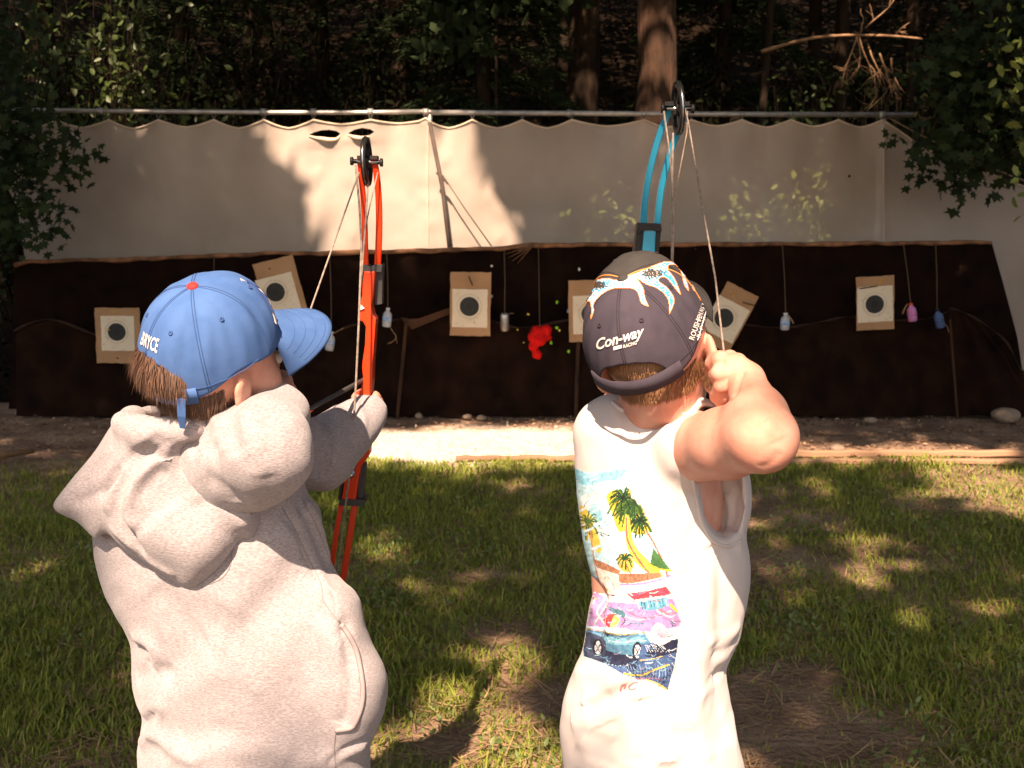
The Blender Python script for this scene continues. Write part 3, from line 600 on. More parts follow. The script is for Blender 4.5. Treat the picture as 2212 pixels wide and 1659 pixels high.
def cdt_sheet(outl, holes, step):
    pts = [tuple(map(float, p)) for p in outl]; ed = [(i, (i + 1) % len(outl)) for i in range(len(outl))]
    for h in holes: b = len(pts); pts += [tuple(map(float, p)) for p in h]; ed += [(b + i, b + (i + 1) % len(h)) for i in range(len(h))]
    o = np.array(outl); gx, gy = np.meshgrid(np.arange(o[:, 0].min(), o[:, 0].max(), step), np.arange(o[:, 1].min(), o[:, 1].max(), step)); gx = gx.ravel() + rng.uniform(-2, 2, gx.size); gy = gy.ravel() + rng.uniform(-2, 2, gy.size)
    k = inpoly(gx, gy, o) & (polydist(gx, gy, o) > step * .45)
    for h in holes: k &= ~inpoly(gx, gy, h) & (polydist(gx, gy, h) > 3)
    pts += list(zip(gx[k].tolist(), gy[k].tolist())); v, e, f, *_ = delaunay_2d_cdt([Vector(p) for p in pts], ed, [], 0, 1e-4); v = np.array([tuple(q) for q in v]); f = np.array([q for q in f if len(q) == 3]); c = v[f].mean(1); k = inpoly(c[:, 0], c[:, 1], o)
    for h in holes: k &= ~inpoly(c[:, 0], c[:, 1], h)
    return v, f[k]
v, f = cdt_sheet(outl, holes, 11); yy = tarp_y(v[:, 0], v[:, 1]); V = np.array([P(a, b, c) for (a, b), c in zip(v, yy)])
root = empty('tarpaulin', (0, TARP_Y, 0), 'sunlit and shaded beige mesh tarpaulin hung from the pipe with two rips', 'tarpaulin'); tarp = link('sheet', fmesh('sheet', V, f), M_tarp, root, True)
MB().tube([P(x, y + 1, tarp_y(np.array(x), np.array(y)) - .006) for x, y in top], .007, 6).build('hem', M_hem, root, True)
for x in (925, 1909): MB().tube([P(x, y, tarp_y(np.array(float(x)), np.array(float(y))) - .005) for y in range(268, 560, 12)], .006, 6, flat=.5).build('seam', M_hem, root, True)
for h in holes[:2]:
    hb = h[5:] + h[:1]; MB().tube([P(x, y + 3, tarp_y(np.array(float(x)), np.array(float(y))) - .012) for x, y in crom(hb, 4)], [.004 + .012 * math.sin(math.pi * t) for t in np.linspace(0, 1, 4 * (len(hb) - 1) + 1)], 7).build('rip_lip', M_hem, root, True)
for x in ties[1:]:
    for dx in (-5, 6): 
        a = P(x, 259, TARP_Y - .01); b = P(x + dx, 244, TARP_Y - .02); MB().tube([a, b], .0035, 5).build('tie', M_wire, root)
root = empty('pole_shadow', P(970, 540, TARP_Y - .2), 'dark rod and cord added as the shadow of a pole and rope on the tarpaulin', 'pole'); M_shadow_rail = mat('shadow_rail', (.13, .10, .08), (.08, .06, .05), rough=.8)  # dark tubes stand in for a pole and rope shadow on the tarpaulin
MB().tube([P(928, 264, TARP_Y - .09), P(955, 400, TARP_Y - .12), P(974, 560, TARP_Y - .15)], .016, 8).build('pole_shadow_rod', M_shadow_rail, root, True)
MB().tube([P(956, 378, TARP_Y - .11), P(1005, 452, TARP_Y - .13), P(1062, 532, TARP_Y - .15)], .005, 6).build('guy_rope', M_shadow_rail, root, True)  # cord standing in for the shadow of the rope
MB().tube([P(944, 372, TARP_Y - .1), P(968, 398, TARP_Y - .12)], [.014, .006], 6).build('knot_shadow', M_shadow_rail, root, True)
rp = MB(); rp.tube([P(x, y, TARP_Y + .05) for x, y in crom([(1908, 248), (1990, 292), (2100, 345), (2212, 390), (2330, 430)], 5)], .006, 6); tag(rp.build('guy_rope', M_rope, None, True), 'brown guy rope sloping down from the right end of the pipe', 'rope')
# ---- dark curtain of the backstop
M_cloth = mat('dark_brown_cloth', (.015, .0065, .004), (.007, .0034, .0024), rough=.95, scale=7, bump=.5, bscale=300, dist=.002, detail=8, spec=.08)
M_cloth2 = mat('dark_brown_cloth_front', (.020, .0085, .005), (.008, .0038, .0027), rough=.95, scale=6, bump=.5, bscale=300, dist=.002, detail=8, spec=.08)
def interp(pts, x): p = np.array(pts, float); return np.interp(x, p[:, 0], p[:, 1])
CUR = 8.15
toppts = [(30, 572), (60, 563), (200, 560), (330, 557), (420, 552), (540, 549), (570, 545), (640, 546), (900, 540), (1080, 535), (1150, 527), (1500, 526), (1900, 524), (2100, 522), (2142, 522)]
nx, ny = 300, 46; sx = np.linspace(0, 1, nx); ty = np.linspace(0, 1, ny)
def sheet(fx, fy, fd):
    Sx, Ty = np.meshgrid(sx, ty, indexing='ij'); X = fx(Sx, Ty); Y = fy(Sx, Ty, X); D = fd(Sx, Ty, X, Y); V = np.array([P(a, b, c) for a, b, c in zip(X.ravel(), Y.ravel(), D.ravel())]); I = np.arange(nx * ny).reshape(nx, ny)
    return V, np.stack([I[:-1, :-1], I[1:, :-1], I[1:, 1:], I[:-1, 1:]], -1).reshape(-1, 4)
rx = lambda t: np.interp(t, [0, .25, .55, .8, 1], [2142, 2168, 2198, 2212, 2225])
V, f = sheet(lambda s, t: 32 - 14 * t + s * (rx(t) - 32 + 14 * t), lambda s, t, X: interp(toppts, X) + t * (898 - interp(toppts, X)) + (1 - t) * 2.5 * (vnoise(X / 35, X * 0, 21) - .5),
    lambda s, t, X, Y: CUR + .05 * (vnoise(X / 60, Y / 200, 22) - .5) + .06 * (vnoise(X / 150, Y / 120, 23) - .5) + .02 * (vnoise(X / 16, Y / 110, 24) - .5) + .12 * t - .05 * np.exp(-((X - 1100) / 40) ** 2) * np.exp(-t * 10) * np.sin(X / 5))
V[:, 2] = np.maximum(V[:, 2], .005)
root = empty('curtain', (0, CUR, 0), 'long dark brown backstop cloth hung below the tarpaulin', 'curtain'); link('cloth', fmesh('cloth', V, f), M_cloth, root, True)
Xr = np.linspace(32, 2142, 200); MB().tube([P(x, interp(toppts, x) + 2 + 3 * (vnoise(np.array(x / 30), np.array(0.), 31) - .5), CUR - .015 + .05 * (vnoise(np.array(x / 60), np.array(2.7), 22) - .5)) for x in Xr], [.012 + .008 * float(vnoise(np.array(x / 24), np.array(3.), 33)) for x in Xr], 8).build('rolled_hem', mat('sunlit_hem', (.34, .165, .085), (.12, .06, .033), rough=.9, scale=12, bump=.4, bscale=120), root, True)  # sunlight along the curtain top is put into the hem colour
q = [P(x, 545, CUR + .06) for x in (40, 1100, 2140)]; MB().tube([P(35, 570, CUR + .04), P(1100, 541, CUR + .04), P(2140, 530, CUR + .04)], .012, 8).build('rail', M_shadow_rail, root, True)
# puckered fan of folds in the hem right of the can
for a in (.55, .75, .95, 1.15): MB().tube([P(1152, 530, CUR - .02), P(1152 - 66 * math.sin(a), 530 + 46 * math.cos(a), CUR - .03)], [.006, .002], 5).build('pleat', mat('pleat', (.17, .085, .045), rough=.9), root, True)
M_hole_light = [mat('hole_light_' + c, k, rough=.6) for c, k in (('green', (.35, .75, .05)), ('yellow', (.85, .7, .12)), ('white', (.85, .85, .8)), ('blue', (.45, .6, .85)))]  # bright patches painted as daylight showing through holes in the cloth
for x, y, c, s in [(1062, 575, 2, 3), (1062, 640, 3, 3.5), (1060, 601, 3, 1.5), (1203, 653, 0, 4), (1227, 673, 3, 4), (1141, 679, 1, 3), (1237, 694, 0, 4), (1203, 708, 0, 4), (1208, 714, 1, 3), (1190, 741, 0, 4), (1228, 759, 0, 4), (1178, 857, 0, 4), (1251, 582, 2, 3.5), (1178, 873, 1, 3), (1068, 866, 1, 2), (1810, 690, 1, 2.5), (1118, 712, 1, 2), (1131, 740, 1, 1.5)]:
    c0 = P(x, y, CUR - .16 if y > 700 else CUR - .07); n = 7; ring = [c0 + s * .0034 * np.array([math.cos(k * .9) * random.uniform(.6, 1.2), -.3 * (k % 2), math.sin(k * .9) * random.uniform(.6, 1.3)]) for k in range(n)]
    m = MB(); m.add(ring + [c0 + np.array([0, .004, 0])], [(k, (k + 1) % n, n) for k in range(n)]); m.build('hole_light', M_hole_light[c], root)
# ---- second cloth hung lower in front, its upper edge swagged between stakes
swag = [(30, 715), (110, 690), (250, 735), (420, 735), (560, 745), (700, 728), (760, 703), (850, 692), (868, 688), (910, 692), (975, 668), (1060, 692), (1130, 708), (1240, 690), (1300, 700), (1420, 715), (1540, 694), (1600, 700), (1690, 708), (1780, 694), (1835, 684), (1900, 692), (1990, 690), (2040, 676), (2062, 668), (2110, 690), (2170, 735), (2205, 800)]
V, f = sheet(lambda s, t: 35 + s * (2212 + 12 * t - 35), lambda s, t, X: interp(swag, X) + t * (902 - interp(swag, X)),
    lambda s, t, X, Y: CUR - .09 - .02 * t + .07 * (vnoise(X / 70, Y / 160, 42) - .5) * (.4 + t) + .035 * (vnoise(X / 26, Y / 130, 43) - .5) * (.3 + t) + .05 * np.sin((X - 2062) / (4 + 26 * t)) * np.exp(-((X - 2110) / 80) ** 2) * (.4 + .6 * t) + .03 * np.sin((X - 868) / (5 + 30 * t)) * np.exp(-((X - 880) / 70) ** 2) - .10 * t * t)
V[:, 2] = np.maximum(V[:, 2], .012)
root = empty('curtain', (0, CUR - .12, 0), 'lower brown cloth sagging along its top edge before the backstop cloth', 'curtain'); link('cloth', fmesh('cloth', V, f), M_cloth2, root, True)
sw = crom(swag, 8); sd = CUR - .09 + .07 * (vnoise(sw[:, 0] / 70, sw[:, 1] / 160, 42) - .5) * .4; MB().tube([P(x, y, d - .012) for (x, y), d in zip(sw, sd)], [.007 + .005 * math.sin(i * .7) for i in range(len(sw))], 6).build('top_hem', mat('swag_hem', (.045, .022, .012), (.022, .011, .007), rough=.9, scale=30), root, True)
m = MB(); m.add([P(868, 690, CUR - .13), P(905, 688, CUR - .135), P(972, 664, CUR - .13), P(972, 678, CUR - .125), P(890, 712, CUR - .13)], [(0, 1, 4), (1, 2, 3, 4)]); m.build('folded_flap', mat('flap', (.075, .034, .017), (.045, .02, .01), rough=.9), root)
M_stake = mat('stake_wood', (.06, .025, .010), (.016, .008, .005), rough=.85, scale=18, bump=.5, bscale=60, stretch=(1, 1, .2))
for lab, a, b, r in [('orange brown wooden stake leaning below the hanging bottle', (858, 905), (878, 692), .012), ('orange wooden stake under the half hidden target', (1244, 885), (1249, 735), .014), ('dim wooden stake below the blue hanging bottle', (2070, 880), (2052, 690), .008)]:
    A, B = P(*a, CUR - .27), P(*b, CUR - .16); A[2] = 0; o = empty('wooden_stake', A, lab, 'stake', 'stakes of the backstop'); MB().strip([A, A + (B - A) * .5, B], (1, 0, 0), r * 2, r * 1.4).build('stake_shaft', M_stake, o)
# ---- paper targets on cardboard
M_card = mat('cardboard', (.45, .27, .145), (.38, .22, .115), rough=.85, scale=5, bump=.15, bscale=150)
M_paper = mat('target_paper', (.80, .70, .54), (.74, .64, .48), rough=.8, scale=9); M_black = mat('bullseye_black', (.035, .037, .036), (.025, .026, .026), rough=.8)
M_ring = mat('ring_grey', (.075, .078, .075), rough=.8); M_ring2 = mat('ring_tan', (.45, .38, .28), rough=.8); M_yel = mat('yellow_nock', (.85, .5, .03), rough=.5); M_dark = mat('dark_plastic', (.02, .02, .022), rough=.5)
def target(label, cx, cy, w, h, ang, pc, pw, ph, bc, br, Y=CUR - .19, extra=(), ragged=6):
    k = Y / FPX * 1.012; o = empty('archery_target', P(cx, cy, Y), label, 'target', 'paper targets on the backstop'); a = R(-ang); ca, sa = math.cos(a), math.sin(a); c0 = P(cx, cy, Y)
    def W(u, v, d=0): return c0 + np.array([(u * ca - v * sa) * k, d, (u * sa + v * ca) * k])          # u right, v up, in px
    def slab(u0, v0, u1, v1, th, d, rag):
        n = 9; e = [(u0 + (u1 - u0) * i / n, v1) for i in range(n)] + [(u1, v1 + (v0 - v1) * i / n) for i in range(n)] + [(u1 + (u0 - u1) * i / n, v0) for i in range(n)] + [(u0, v0 + (v1 - v0) * i / n) for i in range(n)]
        e = [(x + random.uniform(-rag, rag), y + random.uniform(-rag, rag)) for x, y in e]; N = len(e); V = [W(x, y, d) for x, y in e] + [W(x, y, d + th) for x, y in e]
        m = MB(); m.add(V, [tuple(range(N))[::-1], tuple(range(N, 2 * N))] + [(i, (i + 1) % N, (i + 1) % N + N, i + N) for i in range(N)]); return m
    slab(-w / 2, -h / 2, w / 2, h / 2, .006, 0, .9).build('cardboard', M_card, o)
    pap = slab(pc[0] - pw / 2, -pc[1] - ph / 2, pc[0] + pw / 2, -pc[1] + ph / 2, .0015, -.004, .5).build('paper_sheet', M_paper, o)
    MB().disc(W(bc[0], -bc[1], -.0062), (0, 1, 0), 0, br * k, .002, 40).build('bullseye', M_black, pap)
    m = MB()
    for q_ in (.52, .78): MB().disc(W(bc[0], -bc[1], -.0074), (0, 1, 0), br * k * q_ - .0012, br * k * q_ + .0012, .0008, 36).build('scoring_ring', M_ring, pap)
    MB().disc(W(bc[0], -bc[1], -.0058), (0, 1, 0), br * k * 1.28 - .0012, br * k * 1.28 + .0012, .0012, 40).build('scoring_ring', M_ring2, pap)
    m_holes = 22
    for _ in range(m_holes): u = random.uniform(-pw / 2, pw / 2) * .95 + pc[0]; vv = -pc[1] + random.uniform(-ph / 2, ph / 2) * .95; m.disc(W(u, vv, -.0066), (0, 1, 0), 0, random.uniform(.5, .9) * k, .001, 6)
    tag(m.build('arrow_holes', M_dark, pap), kind='stuff')
    for kind, u, vv, u2, v2 in extra:
        A_, B_ = W(u, -vv, -.03), W(u2, -v2, -.004); MB().tube([A_, B_], .004, 6).build('arrow_stub', M_yel if kind == 'y' else M_dark, o)
        if kind == 'y': MB().disc(W(u2, -v2, -.01), (0, 1, 0), 0, .006, .006, 8).build('nock', M_yel, o)
target('cardboard target left of the blue cap', 255, 725, 96, 119, .5, (0, -5), 71, 75, (-2, -8), 19, extra=[('y', -8, -53, -6, -50), ('y', -20, -14, -18, -13), ('d', -2, 47, -1, 49)])
target('tilted cardboard target peeking over the blue cap', 607, 628, 88, 136, -14, (-8, 8), 80, 84, (-12, 0), 20, extra=[('d', -10, -52, -10, -50)])
target('upright cardboard target between the two boys', 1016, 657, 86, 136, 1, (-1, 9), 75, 82, (-2, 5), 20.5, extra=[('d', -4, -60, 4, -40), ('y', 9, 38, 9, 39)])
target('cardboard target half hidden behind the navy cap', 1272, 672, 86, 132, -1, (2, 8), 72, 82, (4, 6), 20)
target('sharply tilted cardboard target beside the string of the blue bow', 1573, 686, 76, 136, 27, (-3, 6), 74, 80, (-8, 5), 20.5, extra=[('y', -17, -52, -14, -46), ('d', 10, -43, 36, -48)])
target('cardboard target on the right with a yellow pin', 1891, 655, 80, 114, -3.5, (-1, 2), 76, 76, (-2, 2), 19.5, extra=[('y', 12, -52, 8, -44), ('d', -36, -34, 4, -36)])
# ---- things hung on strings
M_pet = mat('clear_plastic', (.62, .66, .70), (.5, .54, .58), rough=.15, spec=.6, transl=.2); M_lbl = mat('bottle_label', (.16, .38, .75), (.6, .65, .7), rough=.4, scale=70); M_string = mat('hanging_string', (.13, .085, .05), rough=.9)
M_tin = mat('bare_tin', (.5, .47, .43), (.3, .27, .25), rough=.35, metal=.8, scale=40, bump=.6, bscale=60); M_capw = mat('bottle_cap', (.8, .78, .74), rough=.4); M_pink = mat('pink_label', (.75, .18, .38), (.5, .25, .55), rough=.4, scale=60); M_redcap = mat('red_cap', (.85, .09, .03), rough=.4); M_bluep = mat('blue_plastic', (.10, .20, .42), (.07, .13, .28), rough=.3, transl=.15); M_tan = mat('tan_ribbon', (.45, .31, .15), (.35, .22, .1), rough=.8)
def lathe(mb, A, B, prof, seg=14):
    A = np.array(A, float); B = np.array(B, float); mb.tube([A + (B - A) * t for t, r in prof], [r for t, r in prof], seg)
def hanging(name, label, cat, top, at, bot, Y, kind):
    T = P(*top, Y + .06); T = P(*top, CUR - .03); A = P(*at, Y); B = P(*bot, Y); o = empty(name, A, label, cat, 'things hung on strings before the curtain')
    MB().tube([T, (T * .5 + A * .5) + [.004, 0, 0], A], .0034, 5).build('string', M_string, o); h = np.linalg.norm(B - A); r = .0325
    if kind == 'can':
        mb = MB(); lathe(mb, A, B, [(0, .022), (.05, .03), (.12, .033), (.5, .032), (.88, .033), (.95, .03), (1, .024)]); mb.build('can_body', M_tin, o, True); return o
    mt, cp, lb = {'clear': (M_pet, M_capw, M_lbl), 'pink': (M_pink, M_redcap, M_pink), 'blue': (M_bluep, M_dark, M_bluep)}[kind]
    mb = MB(); lathe(mb, A, B, [(.08, .012), (.16, .014), (.3, .03), (.42, .033), (.6, .031), (.7, .033), (.95, .032), (1, .026)]); mb.build('bottle_body', mt, o, True)
    mb = MB(); lathe(mb, A, B, [(0, .015), (.09, .015)]); mb.build('cap', cp, o, True)
    mb = MB(); lathe(mb, A, B, [(.46, .0335), (.68, .0335)]); mb.build('paper_label', lb, o, True); return o
hb = CUR - .21
def ribbon(o, pts, Y, r=.006):
    MB().tube([P(*p, Y) for p in crom(pts, 4)], r, 5, flat=.4).build('ribbon', M_tan, o, True)
o = hanging('hanging_bottle', 'clear water bottle on a string right of the red bow', 'bottle', (835, 543), (838, 665), (835, 706), hb, 'clear'); ribbon(o, [(842, 706), (850, 718), (856, 728), (848, 738), (838, 742)], hb); ribbon(o, [(854, 722), (858, 742)], hb, .004)
o = hanging('hanging_bottle', 'clear bottle on a string partly behind the blue cap brim', 'bottle', (712, 550), (716, 716), (711, 757), hb, 'clear'); ribbon(o, [(716, 722), (732, 714), (742, 708)], hb)
o = hanging('hanging_can', 'dented bare can on a string beside the middle target', 'can', (1089, 535), (1090, 676), (1091, 716), hb, 'can'); ribbon(o, [(1092, 678), (1110, 677)], hb, .004)
o = hanging('hanging_bottle', 'clear bottle with a tan tag on a string right of the elbow', 'bottle', (1690, 527), (1697, 676), (1695, 713), hb, 'clear'); ribbon(o, [(1699, 678), (1708, 688), (1714, 699)], hb, .012)
o = hanging('hanging_bottle', 'pink bottle with a red cap on a string', 'bottle', (1951, 524), (1967, 655), (1972, 694), hb, 'pink'); ribbon(o, [(1960, 657), (1953, 668), (1950, 678)], hb, .010)
o = hanging('hanging_bottle', 'dark blue bottle on the string farthest to the right', 'bottle', (2021, 523), (2024, 668), (2032, 708), hb, 'blue'); ribbon(o, [(2030, 690), (2044, 702), (2050, 718)], hb, .006)
for px, yb, lab in [(462, 640, 'bare string hanging above the crown of the blue cap')]:
    tag(MB().tube([P(px, 555, CUR - .06), P(px + 1, yb, CUR - .08)], .003, 5).build('string', M_string), lab, 'string')
# red cloth bundle on a string
Fd = Field(P(1120, 780, 8.1) - [.05, .35, .05], P(1220, 690, 7.9) + [.05, .2, .1], .012); yb = hb - .04
for x, y, r in [(1160, 716, .055), (1180, 713, .05), (1150, 728, .045), (1168, 735, .05), (1152, 748, .045), (1158, 765, .04), (1185, 730, .03), (1163, 768, .032)]: Fd.ell(P(x, y, yb + random.uniform(-.02, .02)), (r * .82, r * .7, r * .8), k=.018)
V, Q, E = Fd.mesh(1); N = normals(V, Q); V += N * (rng.random(len(V))[:, None] - .5) * .012
root = empty('hanging_bundle', P(1160, 740, yb), 'bright red fuzzy cloth bundle on a string', 'bundle', 'things hung on strings before the curtain'); skin_obj('bundle', V, Q, mat('red_fleece', (.80, .010, .008), (.62, .005, .005), rough=.9, scale=40, bump=.8, bscale=160, dist=.006), root); MB().tube([P(1163, 532, CUR - .03), P(1166, 712, yb)], .003, 5).build('string', M_string, root)

# ================================================================== timbers, stones, sticks
M_timber = mat('weathered_timber', (.40, .24, .145), (.26, .15, .09), rough=.85, scale=10, bump=.6, bscale=40, dist=.006, stretch=(.12, 1, 1))
for lab, x0, x1, y0, Y0, w_, h_ in [('weathered timber edging the grass on the right, front one', 1590, 2420, 1000, 6.40, .04, .03), ('weathered timber lying behind the front one on the right', 1580, 2430, 987, 6.60, .045, .042), ('shaded timber edging the grass between the boys', 985, 1588, 1000, 6.52, .045, .022)]:
    a = P(x0, y0, Y0); b = P(x1, y0, Y0); o = empty('edging_timber', (a[0], Y0, 0), lab, 'timber', 'timbers edging the grass'); n = 30; pts = [(a[0] + (b[0] - a[0]) * t, Y0 + random.uniform(-.004, .004), h_ / 2 + random.uniform(-.004, .004)) for t in np.linspace(0, 1, n)]
    MB().strip(pts, (0, 1, 0), [w_ * random.uniform(.94, 1.05) for _ in range(n)], h_).build('beam', M_timber, o)
M_rock = mat('pale_rock', (.34, .26, .19), (.22, .165, .12), rough=.9, scale=9, bump=.8, bscale=30, dist=.02)
def rock(lab, c, r, seed):
    bm = bmesh.new(); bmesh.ops.create_icosphere(bm, subdivisions=3, radius=1); rr = np.random.default_rng(seed); d = rr.normal(size=(9, 3))
    for v in bm.verts:
        p = np.array(v.co); s = 1 - .16 * max(0, max(d @ p) / 2 - .5) + .05 * math.sin(5 * p[0] + seed) * math.cos(4 * p[1]); v.co = Vector((c[0] + p[0] * r[0] * s, c[1] + p[1] * r[1] * s, c[2] + p[2] * r[2] * s))
    me = bpy.data.meshes.new('rock'); bm.to_mesh(me); bm.free(); tag(link('rock', me, M_rock, None, True), lab, 'rock')
q = G(2160, 905); rock('pale flat rock on the curtain hem at the right end', (q[0], q[1] - .1, .045), (.115, .09, .06), 3)
q = G(2175, 890); rock('small dim rock behind the pale flat one', (q[0] + .05, q[1] + .05, .04), (.1, .08, .09), 5)
q = G(1785, 1030 - 45); rock('small pale stone beside the timbers right of the elbow', (q[0] + .1, q[1] + .12, .02), (.05, .05, .03), 8)
rs = random.Random(4)
for i, (x, y) in enumerate([(1010, 905), (1040, 907), (905, 903), (1620, 905), (1880, 912)]):
    q = G(x, y); rock(['stone at the curtain foot below the middle target', 'stone right of the one below the middle target', 'stone at the curtain foot by the leaning stake', 'stone at the curtain foot behind the elbow', 'stone at the curtain foot below the right target'][i], (q[0], q[1], .015), (rs.uniform(.03, .06), .04, rs.uniform(.02, .035)), 20 + i)
a, b = G(-40, 1012), G(72, 985); tag(MB().tube([(a[0], a[1], .03), ((a[0] + b[0]) / 2, (a[1] + b[1]) / 2, .05), (b[0], b[1], .03)], [.02, .022, .014], 8, jitter=.3).build('stick', M_dead, None, True), 'broken stick lying on the bare ground at the left edge', 'stick')
# loose chips on the bare strip before the curtain
n = 5600; x = rng.uniform(-4.5, 5, n); y = rng.uniform(6.35, 8.1, n); _sc = G(1030, 958); _k = ((x - _sc[0]) / 1.2) ** 2 + ((y - _sc[1]) / .6) ** 2 > .6 + .6 * rng.random(n); x, y = x[_k], y[_k]; n = len(x); q = np.stack([x, y, gz(x, y) + .012], -1); al = rng.normal(size=(n, 3)) * [1, 1, .15]; al /= np.linalg.norm(al, axis=1)[:, None]; nn = np.array([0, 0, 1.0]) + rng.normal(size=(n, 3)) * .25; bb = np.cross(al, nn); bb /= np.linalg.norm(bb, axis=1)[:, None]
tag(link('wood_chips', fmesh('wood_chips', *cloud(q, .035, LEAF, frames=(bb, al, np.cross(bb, al)))), mat('chip', (.36, .23, .14), (.16, .09, .055), rough=.9, island=.9)), 'brown chips and dead leaves on the bare strip', 'wood chips', None, 'stuff')
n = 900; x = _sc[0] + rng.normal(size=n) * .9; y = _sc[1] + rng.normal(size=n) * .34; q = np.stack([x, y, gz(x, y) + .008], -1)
tag(link('pebbles', fmesh('pebbles', *cloud(q, .022, LEAF, 0)), mat('pebble', (.74, .62, .50), (.50, .38, .28), rough=.9, island=.95)), 'pale crumbs of soil and pebbles on the patch painted sunlit', 'pebbles', None, 'stuff')
# ================================================================== grass
M_grass = mat('grass_blade', (.37, .41, .07), (.165, .225, .038), rough=.55, island=.75, transl=.4, spec=.35, scale=2); M_straw = mat('straw', (.46, .33, .17), (.28, .17, .085), rough=.8, island=.9)
def scatter(n, ymin=1.9, ymax=6.62):
    y = ymin + (ymax - ymin) * rng.random(n) ** 1.15; x = (rng.random(n) * 2 - 1) * (y * .5 + .55); return x, y
x, y = scatter(250000); den = .12 + 1.3 * vnoise(x * 1.1 + 5, y * 1.1, 51) + .6 * (vnoise(x * 3.3, y * 3.3, 52) - .5)
pxx, pyy = proj(x, y, 0 * x)
for bx, by, sx_, sy_ in [(1180, 1500, 130, 60), (1080, 1370, 130, 45), (1800, 1600, 260, 60), (1720, 1470, 110, 45), (980, 1600, 80, 40), (1640, 1560, 90, 90), (1050, 1240, 90, 16)]: den -= 1.15 * np.exp(-((pxx - bx) / sx_) ** 2 - ((pyy - by) / sy_) ** 2)
den *= smoothstep(6.66, 6.25, y + .25 * (vnoise(x * 2.3, y * 0, 53) - .5)); k = rng.random(len(x)) < np.clip(den, .04, 1) * .75; x, y, den = x[k], y[k], den[k]; n = len(x)
h = (.009 + .021 * vnoise(x * .9, y * .9, 54) + .02 * vnoise(x * 4, y * 4, 55)) * rng.uniform(.5, 1.6, n) * np.clip(den + .45, .45, 1.15); a = rng.uniform(0, 6.28, n); ln = rng.uniform(.25, 1.2, n); wd = rng.uniform(.0013, .0028, n) * (1 + .15 * y); z = gz(x, y)
d = np.stack([np.cos(a), np.sin(a), 0 * a], -1); sd = np.stack([-np.sin(a), np.cos(a), 0 * a], -1); b = np.stack([x, y, z - .004], -1); m_ = b + d * (h * ln * .35)[:, None] + np.stack([0 * h, 0 * h, h * .62], -1); t = b + d * (h * ln)[:, None] + np.stack([0 * h, 0 * h, h], -1)
V = np.stack([b - sd * wd[:, None], b + sd * wd[:, None], m_ - sd * wd[:, None] * .8, m_ + sd * wd[:, None] * .8, t], 1).reshape(-1, 3); F = (np.array([(0, 1, 3), (0, 3, 2), (2, 3, 4)])[None] + 5 * np.arange(n)[:, None, None]).reshape(-1, 3)
tag(link('grass', fmesh('grass', V, F), M_grass), 'short patchy green grass of the shooting line', 'grass', None, 'stuff')
x, y = scatter(15000, 1.9, 6.4); n = len(x); a = rng.uniform(0, 6.28, n); al = np.stack([np.cos(a), np.sin(a), rng.uniform(-.05, .25, n)], -1); bb = np.stack([-np.sin(a), np.cos(a), 0 * a], -1)
V, Fq = cloud(np.stack([x, y, gz(x, y) + rng.uniform(.004, .03, n)], -1), .085, (np.array([(-.012, 0, 0), (.012, 0, 0), (.014, .55, .03), (-.01, .55, .03), (0, 1, 0)], float), np.array([(0, 1, 2), (0, 2, 3), (3, 2, 4)])), frames=(bb * 1.6, al, np.cross(bb, al)))
tag(link('straw', fmesh('straw', V, Fq), M_straw), 'dry straw lying among the grass', 'straw', None, 'stuff')
# broad-leaved weeds
pts = []
for wx, wy, r, m in [(815, 1300, .10, 90), (840, 1200, .12, 70), (1690, 1250, .12, 60), (1730, 1370, .1, 60), (1990, 1130, .15, 60), (2100, 1200, .14, 60), (1950, 1580, .14, 70), (130, 1230, .2, 80), (1020, 1100, .2, 60), (1010, 1180, .15, 60), (1110, 1620, .12, 40), (2180, 1420, .2, 60), (60, 1400, .25, 60), (940, 1560, .1, 40)]:
    c = G(wx, wy); q = c + rng.normal(size=(m, 3)) * [r, r, 0] * .6; q[:, 2] = gz(q[:, 0], q[:, 1]) + rng.uniform(.015, .065, m); pts.append(q)
x, y = scatter(9000, 1.9, 6.5); k = vnoise(x * 1.6 + 3, y * 1.6 + 8, 57) > .55; x, y = x[k], y[k]; pts.append(np.stack([x, y, gz(x, y) + rng.uniform(.008, .035, len(x))], -1)[:3600])
tag(link('weeds', fmesh('weeds', *cloud(np.concatenate(pts), .022, OVAL, -.3)), mat('weed_leaf', (.20, .25, .09), (.10, .15, .04), rough=.5, island=.8, transl=.25)), 'small broad-leaved weeds among the grass', 'weeds', None, 'stuff')

